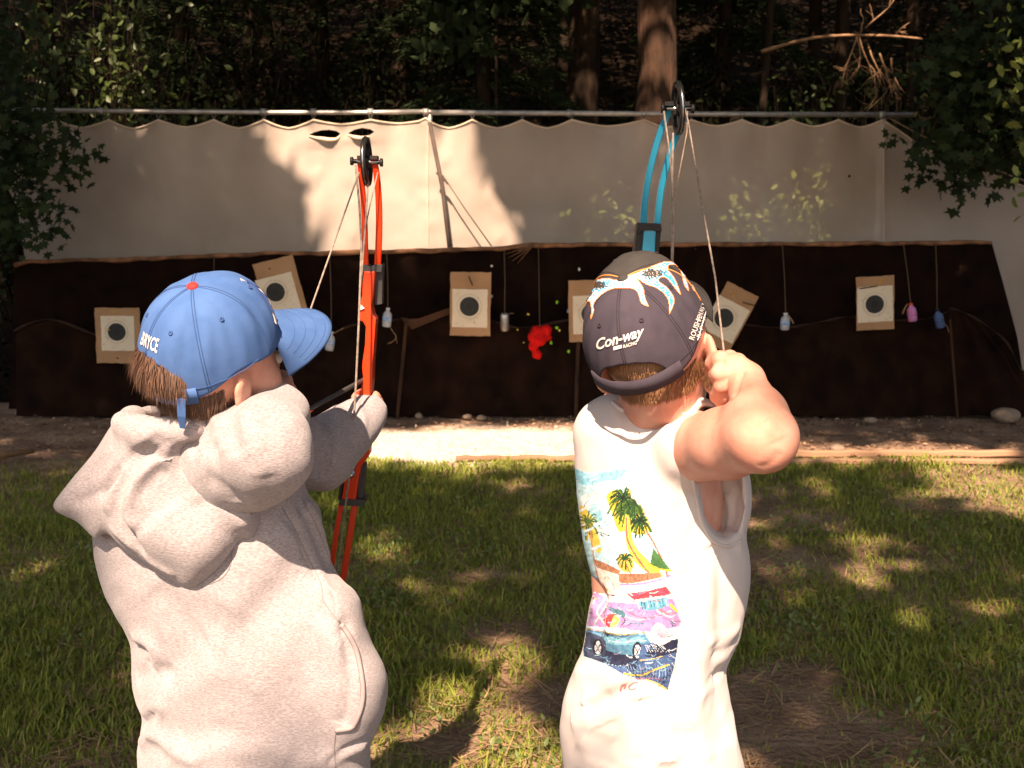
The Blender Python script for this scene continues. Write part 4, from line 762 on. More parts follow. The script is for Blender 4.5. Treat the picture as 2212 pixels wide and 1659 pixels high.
# ================================================================== the two archers
M_skin = mat('skin', (.66, .365, .275), (.585, .27, .195), rough=.58, scale=26, bump=.25, bscale=260, dist=.0015, spec=.2, sss=.2)
M_lip = mat('lip', (.5, .16, .12), rough=.5); M_eye = mat('eye', (.75, .73, .7), rough=.2); M_iris = mat('iris', (.05, .035, .025), rough=.2)
def rotm(yaw, pi, ro):
    c, s = math.cos(-yaw), math.sin(-yaw); Rz = np.array([[c, -s, 0], [s, c, 0], [0, 0, 1]]); c, s = math.cos(pi), math.sin(pi); Rx = np.array([[1, 0, 0], [0, c, -s], [0, s, c]]); c, s = math.cos(ro), math.sin(ro); Ry = np.array([[c, 0, s], [0, 1, 0], [-s, 0, c]])
    return Rz @ Rx @ Ry
def head(F, M, c, sc=1.0, ear=1.0):
    L = lambda x, y, z: c + sc * (M @ np.array([x, y, z]))
    def e(p, r, k=.012, cut=False, Mx=None): F.ell(L(*p), np.array(r) * sc, M if Mx is None else Mx, k, cut)
    e((0, -.012, .032), (.073, .092, .085)); e((0, .028, -.032), (.059, .062, .078), .03); e((0, .05, -.083), (.034, .034, .026), .03); e((.035, .045, -.03), (.03, .035, .035), .02); e((-.035, .045, -.03), (.03, .035, .035), .02)
    e((0, .092, -.022), (.011, .018, .016), .014); e((0, .09, .0), (.007, .012, .025), .014)
    for s in (-1, 1):
        e((s * .03, .093, .006), (.016, .012, .010), .01, True)
        a = R(22) * s; Rm = M @ np.array([[math.cos(a), -math.sin(a), 0], [math.sin(a), math.cos(a), 0], [0, 0, 1]])
        e((s * .079, -.012, -.012), (.0075 * ear, .020 * ear, .031 * ear), .006, False, Rm); e((s * .076, -.004, -.034), (.006, .011, .013), .008, False, Rm)
        e((s * .0865, -.008, -.010), (.0055, .012, .020), .005, True, Rm); e((s * .083, .004, -.02), (.006, .008, .009), .005, True, Rm)
    e((0, .094, -.058), (.022, .006, .0035), .006); F.cap(L(-.016, .097, -.0535), L(.016, .097, -.0535), .0018, .0018, .003, True)
    return L
def face_bits(L, parent, sc=1):
    for s in (-1, 1):
        for nm, y, r, mt in (('eye', .079, .0115, M_eye), ('iris', .0865, .0055, M_iris)):
            bm = bmesh.new(); bmesh.ops.create_uvsphere(bm, u_segments=14, v_segments=10, radius=r); me = bpy.data.meshes.new(nm); 
            for v in bm.verts: v.co = Vector(L(s * .031, y, .004).tolist()) + v.co
            bm.to_mesh(me); bm.free(); link(nm, me, mt, parent, True)
def hair_strands(name, V, N, sel, L, M, length, mt, parent, n, lift=.35, width=.0011, droop=None, cp=None):
    k = ((V - cp.c) @ cp.M) / cp.sc; ea = np.arcsin(np.clip((k[:, 2] + .006) / .112, -1, 1)) / (np.pi / 2); aa = np.arctan2(k[:, 0], k[:, 1]) % (2 * np.pi); op = np.abs(np.degrees(aa) - 180) < cp.opw - 4
    sel = sel & ((ea < -.03) | (op & (ea > .13) & (ea < cp.e0(aa) + .03)))
    I = rng.choice(np.where(sel)[0], n); p = V[I] + rng.normal(size=(n, 3)) * .0015; nn = N[I]; dn = np.array([0, 0, -1.0]) if droop is None else droop
    d = dn - nn * (nn @ dn)[:, None]; d /= np.maximum(np.linalg.norm(d, axis=1), 1e-6)[:, None]; d = d + nn * lift + rng.normal(size=(n, 3)) * .16; d /= np.linalg.norm(d, axis=1)[:, None]; ln = length * rng.uniform(.3, 1.15, n)
    sd = np.cross(d, nn); sd /= np.maximum(np.linalg.norm(sd, axis=1), 1e-6)[:, None]; W_ = width * rng.uniform(.6, 1.3, n)[:, None]
    a = p - nn * .001; b = p + d * (ln * .5)[:, None]; d2 = d + dn * .35 - nn * .15; d2 /= np.linalg.norm(d2, axis=1)[:, None]; c = b + d2 * (ln * .5)[:, None]
    VV = np.stack([a - sd * W_, a + sd * W_, b - sd * W_ * .8, b + sd * W_ * .8, c], 1).reshape(-1, 3); FF = (np.array([(0, 1, 3), (0, 3, 2), (2, 3, 4)])[None] + 5 * np.arange(n)[:, None, None]).reshape(-1, 3)
    return link(name, fmesh(name, VV, FF), mt, parent)
class Cap:
    def __init__(s, M, c, sc, opw=42, oph=.36, bul=.014, ha=60, slope=.006, blen=.07, lift=.08, fr=90, back=0.0, arch=.016): s.fr = fr; s.arch = arch; s.back = back; s.M, s.c, s.sc, s.opw, s.oph, s.bul, s.ha, s.slope, s.blen, s.lift = M, np.array(c), sc, opw, oph, bul, ha, slope, blen, lift
    def loc(s, p): return s.c + s.sc * (np.asarray(p) @ s.M.T)
    def e0(s, a):
        d = np.abs((np.degrees(a) - 180 + 180) % 360 - 180); g = s.lift * np.exp(-((d - 88) / 26) ** 2); return np.where(d < s.opw, s.oph * np.sqrt(np.maximum(1 - (d / s.opw) ** 2.6, 0)), g)
    def pt(s, a, e, off=0.0):
        a = np.asarray(a, float); e = np.asarray(e, float); p = e * np.pi / 2; rho = np.cos(p) ** .86; sp = np.sin(p); ry = np.where(np.cos(a) > 0, .102, .101)
        x = (.0845 + off) * rho * np.sin(a); y = (ry + off) * rho * np.cos(a); z = (.112 + off) * np.sign(sp) * np.abs(sp) ** .96 - .012 * (1 - np.cos(a)) / 2 * (1 - e) ** 2
        fr = np.maximum(np.cos(a), 0) ** 1.2; z = z + (s.back * (1 - np.cos(a)) / 2 * (1 - e) ** 2) + s.bul * fr * np.sin(2 * p); y = y + .006 * fr * np.sin(2 * p)
        wr = .0012 * np.sin(9 * a + 7 * e) * np.sin(np.pi * e) + .0010 * np.sin(23 * a + 3 + 9 * e) * (1 - e) * np.sin(np.pi * np.clip(e * 1.2, 0, 1)); x = x + wr * np.sin(a); y = y + wr * np.cos(a)
        return s.loc(np.stack([x, y, z], -1))
    def grid(s, na=180, ne=44):
        a = np.linspace(0, 2 * np.pi, na, endpoint=False); t = np.linspace(0, 1, ne); A, T = np.meshgrid(a, t, indexing='ij'); E0 = s.e0(A); Ee = E0 + (.999 - E0) * T
        V = s.pt(A, Ee); Vi = s.pt(A, Ee, -.0022); n = na * ne; I = np.arange(n).reshape(na, ne); J = np.roll(I, -1, 0)
        f = np.stack([I[:, :-1], J[:, :-1], J[:, 1:], I[:, 1:]], -1).reshape(-1, 4); g = f[:, ::-1] + n; r = np.stack([I[:, 0], I[:, 0] + n, J[:, 0] + n, J[:, 0]], -1)
        s.A = A; return np.concatenate([V.reshape(-1, 3), Vi.reshape(-1, 3)]), np.concatenate([f, g, r]), len(f), ((A[:, :-1] + np.pi / na).reshape(-1))
    def build(s, parent, mt, mt_front, mt_button, mt_brim, mt_seam, pip=None):
        V, f, nf, fa = s.grid(); me = fmesh('cap', V, f); o = link('baseball_cap', me, [mt, mt_front], parent, True)
        mi = np.zeros(len(f), np.int32); mi[:nf] = (np.cos(fa) > math.cos(R(s.fr))).astype(int); me.polygons.foreach_set('material_index', mi)
        s.bvh = BVHTree.FromPolygons([Vector(v) for v in V[:len(V) // 2].tolist()], f[:nf].tolist())
        # brim
        nu, nb = 41, 13; u, t = np.meshgrid(np.linspace(-1, 1, nu), np.linspace(0, 1, nb), indexing='ij'); a = u * R(s.ha); inner = np.stack([.0845 * np.sin(a), .102 * np.cos(a), .112 * np.sin(s.e0(a) * np.pi / 2) + .001], -1); Lb = s.blen * np.sqrt(np.maximum(1 - np.abs(u) ** 2.8, 0)) + .002
        q = inner + np.stack([.012 * u * t, Lb * t, -s.slope * t - s.arch * u ** 2 * np.clip(t * 1.6, 0, 1) ** .8], -1); q2 = q - np.array([0, 0, .003]); n = nu * nb; I = np.arange(n).reshape(nu, nb); fq = np.stack([I[:-1, :-1], I[1:, :-1], I[1:, 1:], I[:-1, 1:]], -1).reshape(-1, 4)
        rim = [np.stack([I[:-1, -1], I[1:, -1], I[1:, -1] + n, I[:-1, -1] + n], -1), np.stack([I[0, :-1], I[0, 1:], I[0, 1:] + n, I[0, :-1] + n], -1), np.stack([I[-1, :-1], I[-1, 1:], I[-1, 1:] + n, I[-1, :-1] + n], -1)]
        br = link('brim', fmesh('brim', s.loc(np.concatenate([q.reshape(-1, 3), q2.reshape(-1, 3)])), np.concatenate([fq, fq[:, ::-1] + n] + rim)), mt_brim, o, True)
        mb = MB()
        for tt in (.3, .5, .7, .88): mb.tube(s.loc(np.stack([np.interp(tt, t[0], q[i, :, k]) for i in range(1, nu - 1) for k in range(3)]).reshape(-1, 3) + np.array([0, 0, .0001])), .0004, 4)
        mb.build('stitching', mt_seam, o, True)
        bm = bmesh.new(); bmesh.ops.create_uvsphere(bm, u_segments=16, v_segments=10, radius=1); top = s.pt(0, .999); R4 = Matrix([list(r) for r in s.M])
        for v in bm.verts: v.co = Vector(top.tolist()) + (R4 @ Vector((v.co.x * .0085, v.co.y * .0085, v.co.z * .0048)))
        me = bpy.data.meshes.new('button'); bm.to_mesh(me); bm.free(); link('button', me, mt_button, o, True)
        for d in (60, 120, 180, 240, 300):
            a = R(d); es = np.linspace(float(s.e0(np.array(a))) + .01, .985, 26); 
            for da in (-.018, .018): MB().tube(s.pt(a + da / np.maximum(np.cos(es * 1.5), .15), es, .0003), .0006, 4).build('seam', mt_seam, o, True)
        for d in (30, 90, 150, 210, 270, 330):
            p0 = s.pt(R(d), .55, .0006); nn = p0 - s.pt(R(d), .55, -.004); MB().disc(p0, nn, .0012, .0034, .0016, 14).build('eyelet', mt_seam, o, True)
        # band along the rim and the strap at the back
        for off, e in ((.0005, .09), ): 
            aa = np.linspace(R(74), R(180 - s.opw - 3), 30); MB().tube(s.pt(aa, aa * 0 + e, off), .0006, 4).build('band_stitching', mt_seam, o, True); MB().tube(s.pt(2 * np.pi - aa, aa * 0 + e, off), .0006, 4).build('band_stitching', mt_seam, o, True)
        aa = np.linspace(R(180 - s.opw - 10), R(180 + s.opw + 10), 30); lo = s.pt(aa, 0 * aa - .012, .0015); hi = s.pt(aa, 0 * aa + .105, .0012); mb = MB()
        nrm = np.stack([np.sin(aa), np.cos(aa), 0 * aa], -1) @ s.M.T * .0025; Vs = np.concatenate([lo, hi, hi + nrm, lo + nrm]); k = len(aa); F_ = []
        for i in range(k - 1):
            for j in range(4): F_.append((j * k + i, j * k + i + 1, ((j + 1) % 4) * k + i + 1, ((j + 1) % 4) * k + i))
        mb.add(Vs, F_); mb.build('strap', mt, o, True, 0)
        if pip is not None:
            for sg in (1, -1): MB().tube(s.pt(np.full(40, sg * R(s.fr)), np.linspace(.12, .985, 40), .0006), .0011, 5).build('piping', pip, o, True)
        s.obj = o; return o
def lerp(a, b, t): return np.array(a) + (np.array(b) - np.array(a)) * t
M_denim = mat('denim', (.07, .09, .15), (.05, .065, .11), rough=.9, scale=30, bump=.4, bscale=500, dist=.001); M_khaki = mat('khaki_cloth', (.25, .20, .13), (.2, .16, .1), rough=.9, scale=20, bump=.3, bscale=500, dist=.001); M_shoe = mat('shoe', (.10, .09, .09), (.3, .3, .3), rough=.7, scale=4); M_sole = mat('sole', (.6, .58, .55), rough=.8)
def lower_body(root, hip, cloth, long=True):
    x, y, z = hip; Fd = Field((x - .22, y - .2, -.01), (x + .22, y + .25, z + .06), .008)
    Fd.ell((x, y, z - .02), (.135, .10, .09), k=.03)
    for s, fy in ((-1, .07), (1, -.05)):
        k = np.array([x + s * .095, y + fy * .6 + .01, .33]); a = np.array([x + s * .11, y + fy, .07 if long else .29]); Fd.cap((x + s * .07, y, z - .05), k, .075, .056, .03); Fd.cap(k, a, .056, .05, .02)
    V, Q, E = Fd.mesh(2); V[:, 2] = np.maximum(V[:, 2], .02); skin_obj('trousers', V, Q, cloth, root)
    for s, fy in ((-1, .07), (1, -.05)):
        c = np.array([x + s * .11, y + fy + .04, .038]); F2 = Field(c - [.06, .15, .05], c + [.06, .15, .1], .006); F2.ell(c + [0, .04, -.005], (.04, .08, .036), k=.02); F2.ell(c + [0, -.05, .01], (.036, .05, .05), k=.02); V, Q, E = F2.mesh(1); V[:, 2] = np.maximum(V[:, 2], .012); so_ = skin_obj('shoe', V, Q, M_shoe, root)
        MB().strip([(c[0], c[1] - .1, .009), (c[0], c[1] + .12, .009)], (1, 0, 0), .078, .016).build('sole', M_sole, so_)

# ------------------------------------------------------------------ boy in the hooded sweatshirt
M_hood = mat('grey_marl_fleece', (.405, .37, .38), (.265, .236, .246), rough=.95, scale=420, bump=.55, bscale=420, dist=.0016, detail=3, sheen=.25, stretch=(.45, .45, 1.3))
M_blue = mat('faded_blue_cotton', (.072, .165, .385), (.052, .130, .325), rough=.85, scale=26, bump=.4, bscale=700, dist=.0007, detail=6); M_bluest = mat('blue_stitch', (.045, .105, .27), rough=.8); M_red = mat('red_button', (.62, .045, .04), rough=.8); M_white = mat('white_thread', (.8, .77, .72), rough=.7, bump=.3, bscale=900, dist=.0005); M_pinkl = mat('pink_thread', (.7, .45, .45), rough=.7)
M_hairA = mat('brown_hair', (.17, .092, .058), (.085, .046, .03), rough=.5, island=.9, spec=.4)
rootA = empty('person', (P(540, 1650, 1.7)[0], 1.72, 0), 'boy in grey hooded sweatshirt and blue cap drawing a red bow', 'person')
capM = rotm(R(49), R(24), R(22)); capC = np.array([-.4435, 1.6037, 1.256]); CA = Cap(capM, capC, 1.045, 40, .30, .002, 46, .044, .090, .10, arch=.008)
hM = rotm(R(42), R(8), R(14)); hC = capC + capM @ np.array([0, .004, -.03])
neckA = P(420, 965, 1.69)
F_ = Field((-.78, 1.33, -.01), (-.13, 2.12, 1.42), .005); LA = head(F_, hM, hC, 1.04); F_.ell(LA(0, -.030, .022), (.072, .088, .078), hM, .02)
F_.cap(LA(0, -.02, -.06), neckA, .048, .055, .03); F_.puff([(300, 960), (420, 930), (560, 960), (640, 1100), (660, 1350), (700, 1620), (360, 1620), (300, 1300), (270, 1100)], 1.72, .075, .10, .03)
sR, eR, wR = P(455, 1000, 1.645), P(577, 965, 1.515), P(618, 868, 1.69); sL, eL, wL = P(560, 970, 1.83), P(690, 985, 1.90), P(778, 905, 2.0)
F_.chain([sR, eR, wR], [.045, .036, .025], .02); F_.chain([sL, eL, wL], [.045, .036, .024], .02)
def fist(F, c, ax, up, s=1.0, r=.0075):
    """closed hand round an upright grip: c palm, ax direction of the forearm, up along the grip"""
    ax = ax / np.linalg.norm(ax); up = up - ax * (up @ ax); up /= np.linalg.norm(up); sd = np.cross(ax, up)
    W3 = lambda a, b, d: c + s * (ax * a + up * b + sd * d); F.ell(W3(.01, 0, 0), (.03 * s, .03 * s, .03 * s), k=.012)
    for i, (b, l) in enumerate([(.026, .95), (.009, 1.05), (-.009, 1.0), (-.025, .82)]): F.chain([W3(.02, b, .012), W3(.052 * l, b, .010), W3(.062 * l, b, -.018), W3(.038, b, -.030), W3(.024, b, -.026)], [r * 1.1, r * 1.1, r, r * .95, r * .85], .004)
    F.chain([W3(0, .022, -.012), W3(.022, .036, -.026), W3(.045, .03, -.034), W3(.055, .02, -.034)], [r * 1.35, r * 1.2, r * 1.05, r * .9], .006)
fist(F_, wL + .012 * (wL - eL) / np.linalg.norm(wL - eL), wL - eL, np.array([0, 0, 1.0]), .8); fist(F_, wR + np.array([-.01, .02, .005]), np.array([-.25, .6, .1]), np.array([0.1, 0, 1.0]), .9)
hipA = np.array([P(540, 1650, 1.7)[0], 1.70, .60])
for s, fy in ((-1, .07), (1, -.05)): F_.chain([hipA + [s * .06, 0, 0], [hipA[0] + s * .095, hipA[1] + fy * .6 + .01, .33], [hipA[0] + s * .11, hipA[1] + fy, .07]], [.055, .042, .032], .03)
V, Q, E = F_.mesh(2); bodyA = skin_obj('body', V, Q, M_skin, rootA); face_bits(LA, bodyA)
N = normals(V, Q); q = (V - hC) @ hM; el = np.arctan2(q[:, 1], np.abs(q[:, 0]))
sel = (np.abs(q[:, 0]) < .082) & (np.linalg.norm(q, axis=1) < .145) & (q[:, 1] < .012) & (q[:, 2] > -.10) & (q[:, 2] < .09) & ~((np.abs(q[:, 0]) > .066) & (np.abs(q[:, 1] + .008) < .03) & (q[:, 2] < .03)) & ((q[:, 2] > -.055) | (q[:, 1] < -.03))
hairA = hair_strands('hair', V, N, sel & (q[:, 1] < -.035), LA, hM, .034, M_hairA, rootA, 24000, .24, .0006, cp=CA)
hair_strands('short_hair', V, N, sel, LA, hM, .016, M_hairA, hairA, 6500, .12, .0006, cp=CA)
CA.build(rootA, M_blue, M_blue, M_red, M_blue, M_bluest)
def name_place(u, v):      # lettering over the back opening; the cap surface is walked along, not the picture
    p = CA.pt(R(180) - u * .155, .50 + v * .155 - .05 * u * 0); return proj(*p)
def cap_letters(cp, name, text, fa, fe, mt, parent, off=.0012, shear=0, bold=0):
    Vg, Fg = glyphs(text, shear, bold); a = np.array([fa(u, v) for u, v in Vg]); e = np.array([fe(u, v) for u, v in Vg]); W3 = cp.pt(a, e, off); me = pymesh(name, W3, Fg); return link(name, me, mt, parent)
cap_letters(CA, 'lettering', 'BRYCE', lambda u, v: R(177) - u * .165, lambda u, v: .375 + v * .15, M_white, CA.obj, .0014, 0, .018)
# white emblem on the front panels
cap_letters(CA, 'emblem', 'A', lambda u, v: R(20) - u * .78, lambda u, v: .18 + v * .62, M_white, CA.obj, .0018, 0, .06); cap_letters(CA, 'emblem_inner', 'A', lambda u, v: R(20) - u * .72, lambda u, v: .20 + v * .56, mat('navy_thread', (.05, .09, .25), rough=.8), CA.obj, .0026, 0, .0)
# loose end of the strap
MB().strip([CA.pt(R(180 - 38), .05, .008), CA.pt(R(180 - 36), -.06, .014), CA.pt(R(180 - 34), -.15, .017)], CA.M @ np.array([.8, .6, 0]), [.013, .012, .008], .002).build('strap_end', M_blue, CA.obj)
# sweatshirt
F_ = Field((-.80, 1.30, .36), (-.13, 2.12, 1.26), .004)
torsoA = [(300, 925), (420, 900), (560, 905), (645, 960), (662, 1060), (690, 1100), (698, 1150), (715, 1210), (745, 1255), (768, 1278), (780, 1300), (785, 1345), (800, 1400), (825, 1440), (836, 1480), (826, 1520), (812, 1560), (800, 1600), (804, 1640), (800, 1720), (770, 1800), (680, 1840), (420, 1840), (310, 1800), (300, 1700), (298, 1610), (304, 1555), (290, 1520), (282, 1460), (282, 1400), (270, 1365), (248, 1330), (222, 1275), (204, 1200), (202, 1130), (215, 1060), (245, 985)]
F_.puff(torsoA, 1.72, .125, .17, .03, tilt=-.02); F_.puff([(690, 1260), (745, 1262), (780, 1310), (800, 1400), (834, 1480), (815, 1560), (760, 1620), (700, 1600), (660, 1450)], 1.66, .07, .06, .03)
F_.chain([sR, lerp(sR, eR, .9), lerp(eR, wR, .75)], [.070, .050, .044], .04); F_.puff([(395, 940), (430, 908), (500, 887), (565, 871), (605, 871), (636, 887), (656, 925), (668, 962), (670, 1000), (655, 1040), (625, 1072), (590, 1092), (550, 1105), (500, 1105), (440, 1075), (400, 1010)], 1.575, .075, .075, .04, xt=-.28); F_.chain([sL, eL, lerp(eL, wL, .55), lerp(eL, wL, 1.18)], [.075, .056, .046, .037], .03)
F_.ell(wL + [0, -.005, -.005], (.034, .034, .036), k=.02)
V, Q, E = F_.mesh(9)
V = sculpt(V, Q, [
    ([(396, 913), (416, 936), (406, 962)], 0.0108, -0.0066), ([(443, 898), (468, 908), (462, 940), (480, 980)], 0.0135, 0.0039), ([(430, 905), (448, 940), (450, 985)], 0.0121, -0.0050), ([(490, 892), (498, 930), (515, 985)], 0.0149, -0.0044), ([(520, 885), (535, 925), (560, 985), (575, 1030)], 0.0175, 0.0033), 
    ([(440, 1030), (480, 1050), (520, 1085)], .016, -.004),
    ([(640, 1130), (560, 1230), (470, 1320)], .035, .006), ([(650, 1220), (570, 1320), (480, 1400)], .03, -.006), ([(700, 1330), (620, 1420), (520, 1500)], .035, .005), ([(330, 1260), (400, 1330), (480, 1360)], .03, -.005), ([(380, 1600), (470, 1580), (560, 1600)], .02, -.005), ([(420, 1640), (520, 1615), (640, 1640)], .02, .005),
    ([(610, 1098), (640, 1150), (665, 1210), (693, 1260), (715, 1310)], .006, -.005), ([(640, 1075), (672, 1130), (700, 1200), (725, 1270)], .012, -.007), ([(655, 1075), (690, 1140), (712, 1215)], .01, .006),
    ([(283, 1395), (305, 1400), (320, 1420), (312, 1445)], .014, -.006), ([(285, 1380), (318, 1385), (335, 1415), (322, 1450)], .013, .009), ([(290, 1470), (320, 1455), (370, 1462)], .016, -.010), ([(300, 1555), (330, 1530), (352, 1525), (340, 1565), (320, 1600)], .014, .007), ([(300, 1575), (322, 1560), (340, 1545)], .014, -.005), ([(295, 1615), (330, 1590), (380, 1625), (440, 1650)], .016, .010), ([(300, 1640), (325, 1612), (370, 1645)], .014, -.005), ([(350, 1480), (400, 1420), (450, 1380)], .03, -.006), ([(340, 1540), (400, 1490), (480, 1420)], .03, .005),
    ([(735, 1330), (752, 1400), (757, 1470), (748, 1540), (735, 1575)], .012, -.010), ([(690, 1300), (720, 1330), (745, 1380)], .02, -.005), ([(700, 1650), (740, 1620), (790, 1595), (812, 1575)], .007, -.007), ([(640, 1655), (720, 1635), (790, 1610)], .014, .006),
    ([(395, 920), (402, 945), (418, 985)], .007, -.010), ([(420, 930), (440, 960), (470, 985)], .016, -.007), ([(480, 900), (500, 930), (520, 980)], .018, -.006), ([(510, 885), (535, 920), (560, 980)], .02, .004), 
    ([(690, 900), (705, 960), (690, 1040)], .012, -.008), ([(715, 885), (730, 940), (715, 1010)], .012, .005), ([(745, 870), (762, 915), (755, 960)], .01, -.006), ([(770, 870), (785, 900), (780, 940)], .009, .004)])
V = relax(relax(V, E), E)
V = V + normals(V, Q) * ((vnoise(V[:, 0] * 22 + 30, V[:, 2] * 16 + 9, 61) - .5) * .006 + (vnoise(V[:, 0] * 60 + 30, V[:, 2] * 45 + V[:, 1] * 20, 62) - .5) * .002)[:, None]
hoodie = skin_obj('hooded_sweatshirt', V, Q, M_hood, rootA); bvA = bvh_of(V, Q)
# hood lying on the back
F_ = Field((-.84, 1.36, .85), (-.30, 1.86, 1.30), .004)
F_.puff([(258, 906), (330, 925), (405, 945), (455, 985), (520, 1040), (562, 1100), (549, 1166), (510, 1174), (484, 1217), (448, 1253), (409, 1271), (358, 1247), (319, 1219), (268, 1186), (226, 1140), (203, 1095), (203, 1045), (225, 985)], 1.622, .058, .055, .025, tilt=-.05)
F_.puff([(256, 902), (300, 905), (310, 960), (270, 1060), (215, 1165), (200, 1164), (165, 1127), (125, 1108), (114, 1088), (148, 1046), (200, 983)], 1.655, .045, .04, .02, tilt=-.12, xt=-.1)
F_.chain([P(264, 914, 1.60), P(300, 925, 1.575), P(350, 936, 1.565), P(400, 926, 1.57), P(432, 912, 1.585)], [.011, .014, .016, .017, .014], .03); F_.chain([P(264, 914, 1.60), P(288, 902, 1.66), P(330, 893, 1.74)], [.010, .013, .014], .02); F_.chain([P(432, 912, 1.585), P(480, 902, 1.62), P(520, 890, 1.70)], [.016, .018, .016], .03)
V, Q, E = F_.mesh(6)
V = sculpt(V, Q, [([(355, 937), (293, 981), (232, 1036), (211, 1085)], .009, -.012), ([(379, 945), (310, 995), (269, 1043), (252, 1095), (275, 1146), (322, 1215)], .008, -.012), ([(372, 955), (325, 1000), (290, 1045), (272, 1100), (300, 1150)], .014, .009), ([(345, 935), (280, 990), (240, 1050), (228, 1110)], .012, .008), ([(420, 965), (350, 1000), (300, 1040), (296, 1075), (330, 1090)], .014, .010), ([(330, 1085), (305, 1075), (315, 1040), (360, 1005)], .010, -.008), ([(330, 1110), (380, 1160), (440, 1180), (500, 1150)], .045, .012), ([(260, 1010), (215, 1060), (150, 1090)], .010, -.008), ([(250, 960), (190, 1020), (130, 1085)], .010, .006), ([(235, 1130), (275, 1170), (330, 1212), (380, 1245)], .007, .005), ([(395, 950), (440, 1000), (480, 1060)], .02, -.008), ([(470, 1010), (510, 1070), (540, 1140)], .02, .006), ([(430, 1000), (420, 1040), (440, 1080)], .015, .007)])
V = relax(relax(relax(V, E), E), E)
V = V + normals(V, Q) * ((vnoise(V[:, 0] * 22 + 3, V[:, 2] * 16 + 9, 63) - .5) * .005)[:, None]
hd = skin_obj('hood', V, Q, M_hood, hoodie)
M_seamg = mat('sweatshirt_seam', (.30, .26, .26), rough=.95); M_cord = mat('rolled_hem', (.38, .32, .315), rough=.95, bump=.4, bscale=500)
stroke_tube('pocket_edge', bvA, [(737, 1348), (758, 1380), (772, 1415), (783, 1476), (782, 1519), (768, 1560), (754, 1573), (726, 1577)], .0042, M_cord, hoodie, .001); stroke_tube('seam', bvA, [(610, 1098), (640, 1150), (665, 1205), (693, 1260), (700, 1300), (735, 1345)], .0011, M_seamg, hoodie); stroke_tube('seam', bvA, [(500, 1180), (498, 1220), (480, 1248), (450, 1262)], .0011, M_seamg, hoodie); stroke_tube('seam', bvA, [(726, 1577), (722, 1620), (725, 1659)], .0011, M_seamg, hoodie); stroke_tube('seam', bvA, [(655, 1080), (690, 1150), (715, 1220)], .001, M_seamg, hoodie)
lower_body(rootA, hipA, M_denim)

# ------------------------------------------------------------------ boy in the printed T-shirt
M_shirt = mat('white_cotton', (.63, .575, .55), (.58, .53, .505), rough=.9, scale=11, bump=.35, bscale=600, dist=.0008, detail=6, sheen=.1)
M_navy = mat('navy_twill', (.060, .050, .066), (.046, .038, .052), rough=.85, scale=30, bump=.4, bscale=800, dist=.0006, detail=6); M_char = mat('charcoal_twill', (.050, .046, .042), (.038, .035, .033), rough=.85, scale=30, bump=.4, bscale=800, dist=.0006); M_navst = mat('navy_stitch', (.04, .032, .044), rough=.8); M_pip = mat('orange_piping', (.85, .36, .10), rough=.6)
M_hairB = mat('light_brown_hair', (.36, .19, .095), (.21, .105, .055), rough=.5, island=.9, spec=.4)
rootB = empty('person', (P(1410, 1650, 1.65)[0], 1.68, 0), 'boy in white printed sleeveless T-shirt and dark flame cap drawing a blue bow', 'person')
capM = rotm(R(18.5), R(35), R(-12)); capC = np.array([.198, 1.5844, 1.272]); CB = Cap(capM, capC, 1.055, 36, .24, .014, 42, .026, .066, .10, 66, .013)
hM = rotm(R(20), R(13), R(-9)); hC = capC + capM @ np.array([.004, .004, -.026])
F_ = Field((.02, 1.30, -.01), (.50, 2.20, 1.43), .0031); LB = head(F_, hM, hC, 1.05, 1.12)
neckB = P(1420, 900, 1.66); F_.cap(LB(0, -.022, -.05), neckB, .050, .056, .03); F_.puff([(1300, 925), (1420, 885), (1530, 930), (1562, 1080), (1540, 1300), (1520, 1600), (1290, 1600), (1280, 1300), (1265, 1050)], 1.665, .078, .11, .03)
sR, eR, wR = P(1500, 968, 1.58), P(1647, 945, 1.40), P(1612, 822, 1.52)
F_.chain([sR, lerp(sR, eR, .5), eR], [.052, .047, .0445], .02); F_.chain([eR, lerp(eR, wR, .35), wR], [.043, .040, .0245], .015)
sL, eL, wL = P(1310, 930, 1.70), P(1335, 890, 1.90), P(1380, 800, 2.07); F_.chain([sL, eL, wL], [.040, .034, .024], .02); fist(F_, wL + .03 * (wL - eL) / np.linalg.norm(wL - eL), wL - eL, np.array([0, 0, 1.0]))
# drawing hand, hooked on the string beside the jaw
F_.chain([wR, P(1590, 806, 1.53)], [.0245, .024], .012); F_.ell(P(1583, 800, 1.54), (.020, .018, .024), k=.012); F_.ell(P(1585, 822, 1.54), (.017, .016, .022), k=.012)
F_.chain([P(1580, 786, 1.530), P(1556, 775, 1.528), P(1538, 785, 1.545), P(1533, 802, 1.565), P(1543, 810, 1.575)], [.0118, .0118, .0102, .0092, .008], .003)
F_.chain([P(1577, 808, 1.522), P(1553, 806, 1.518), P(1538, 819, 1.538), P(1536, 834, 1.56), P(1547, 842, 1.572)], [.0118, .0116, .0102, .0092, .008], .003)
F_.chain([P(1580, 829, 1.524), P(1559, 833, 1.520), P(1546, 846, 1.538), P(1546, 858, 1.556), P(1556, 864, 1.568)], [.0112, .0108, .0095, .0086, .0075], .003)
F_.chain([P(1586, 848, 1.530), P(1570, 855, 1.528), P(1558, 866, 1.542), P(1558, 875, 1.556), P(1566, 878, 1.566)], [.0098, .0092, .0082, .0074, .0065], .003)
F_.chain([P(1606, 800, 1.545), P(1594, 782, 1.565), P(1576, 772, 1.59), P(1560, 780, 1.605)], [.013, .0115, .010, .008], .008)
hipB = np.array([P(1410, 1650, 1.65)[0], 1.66, .60])
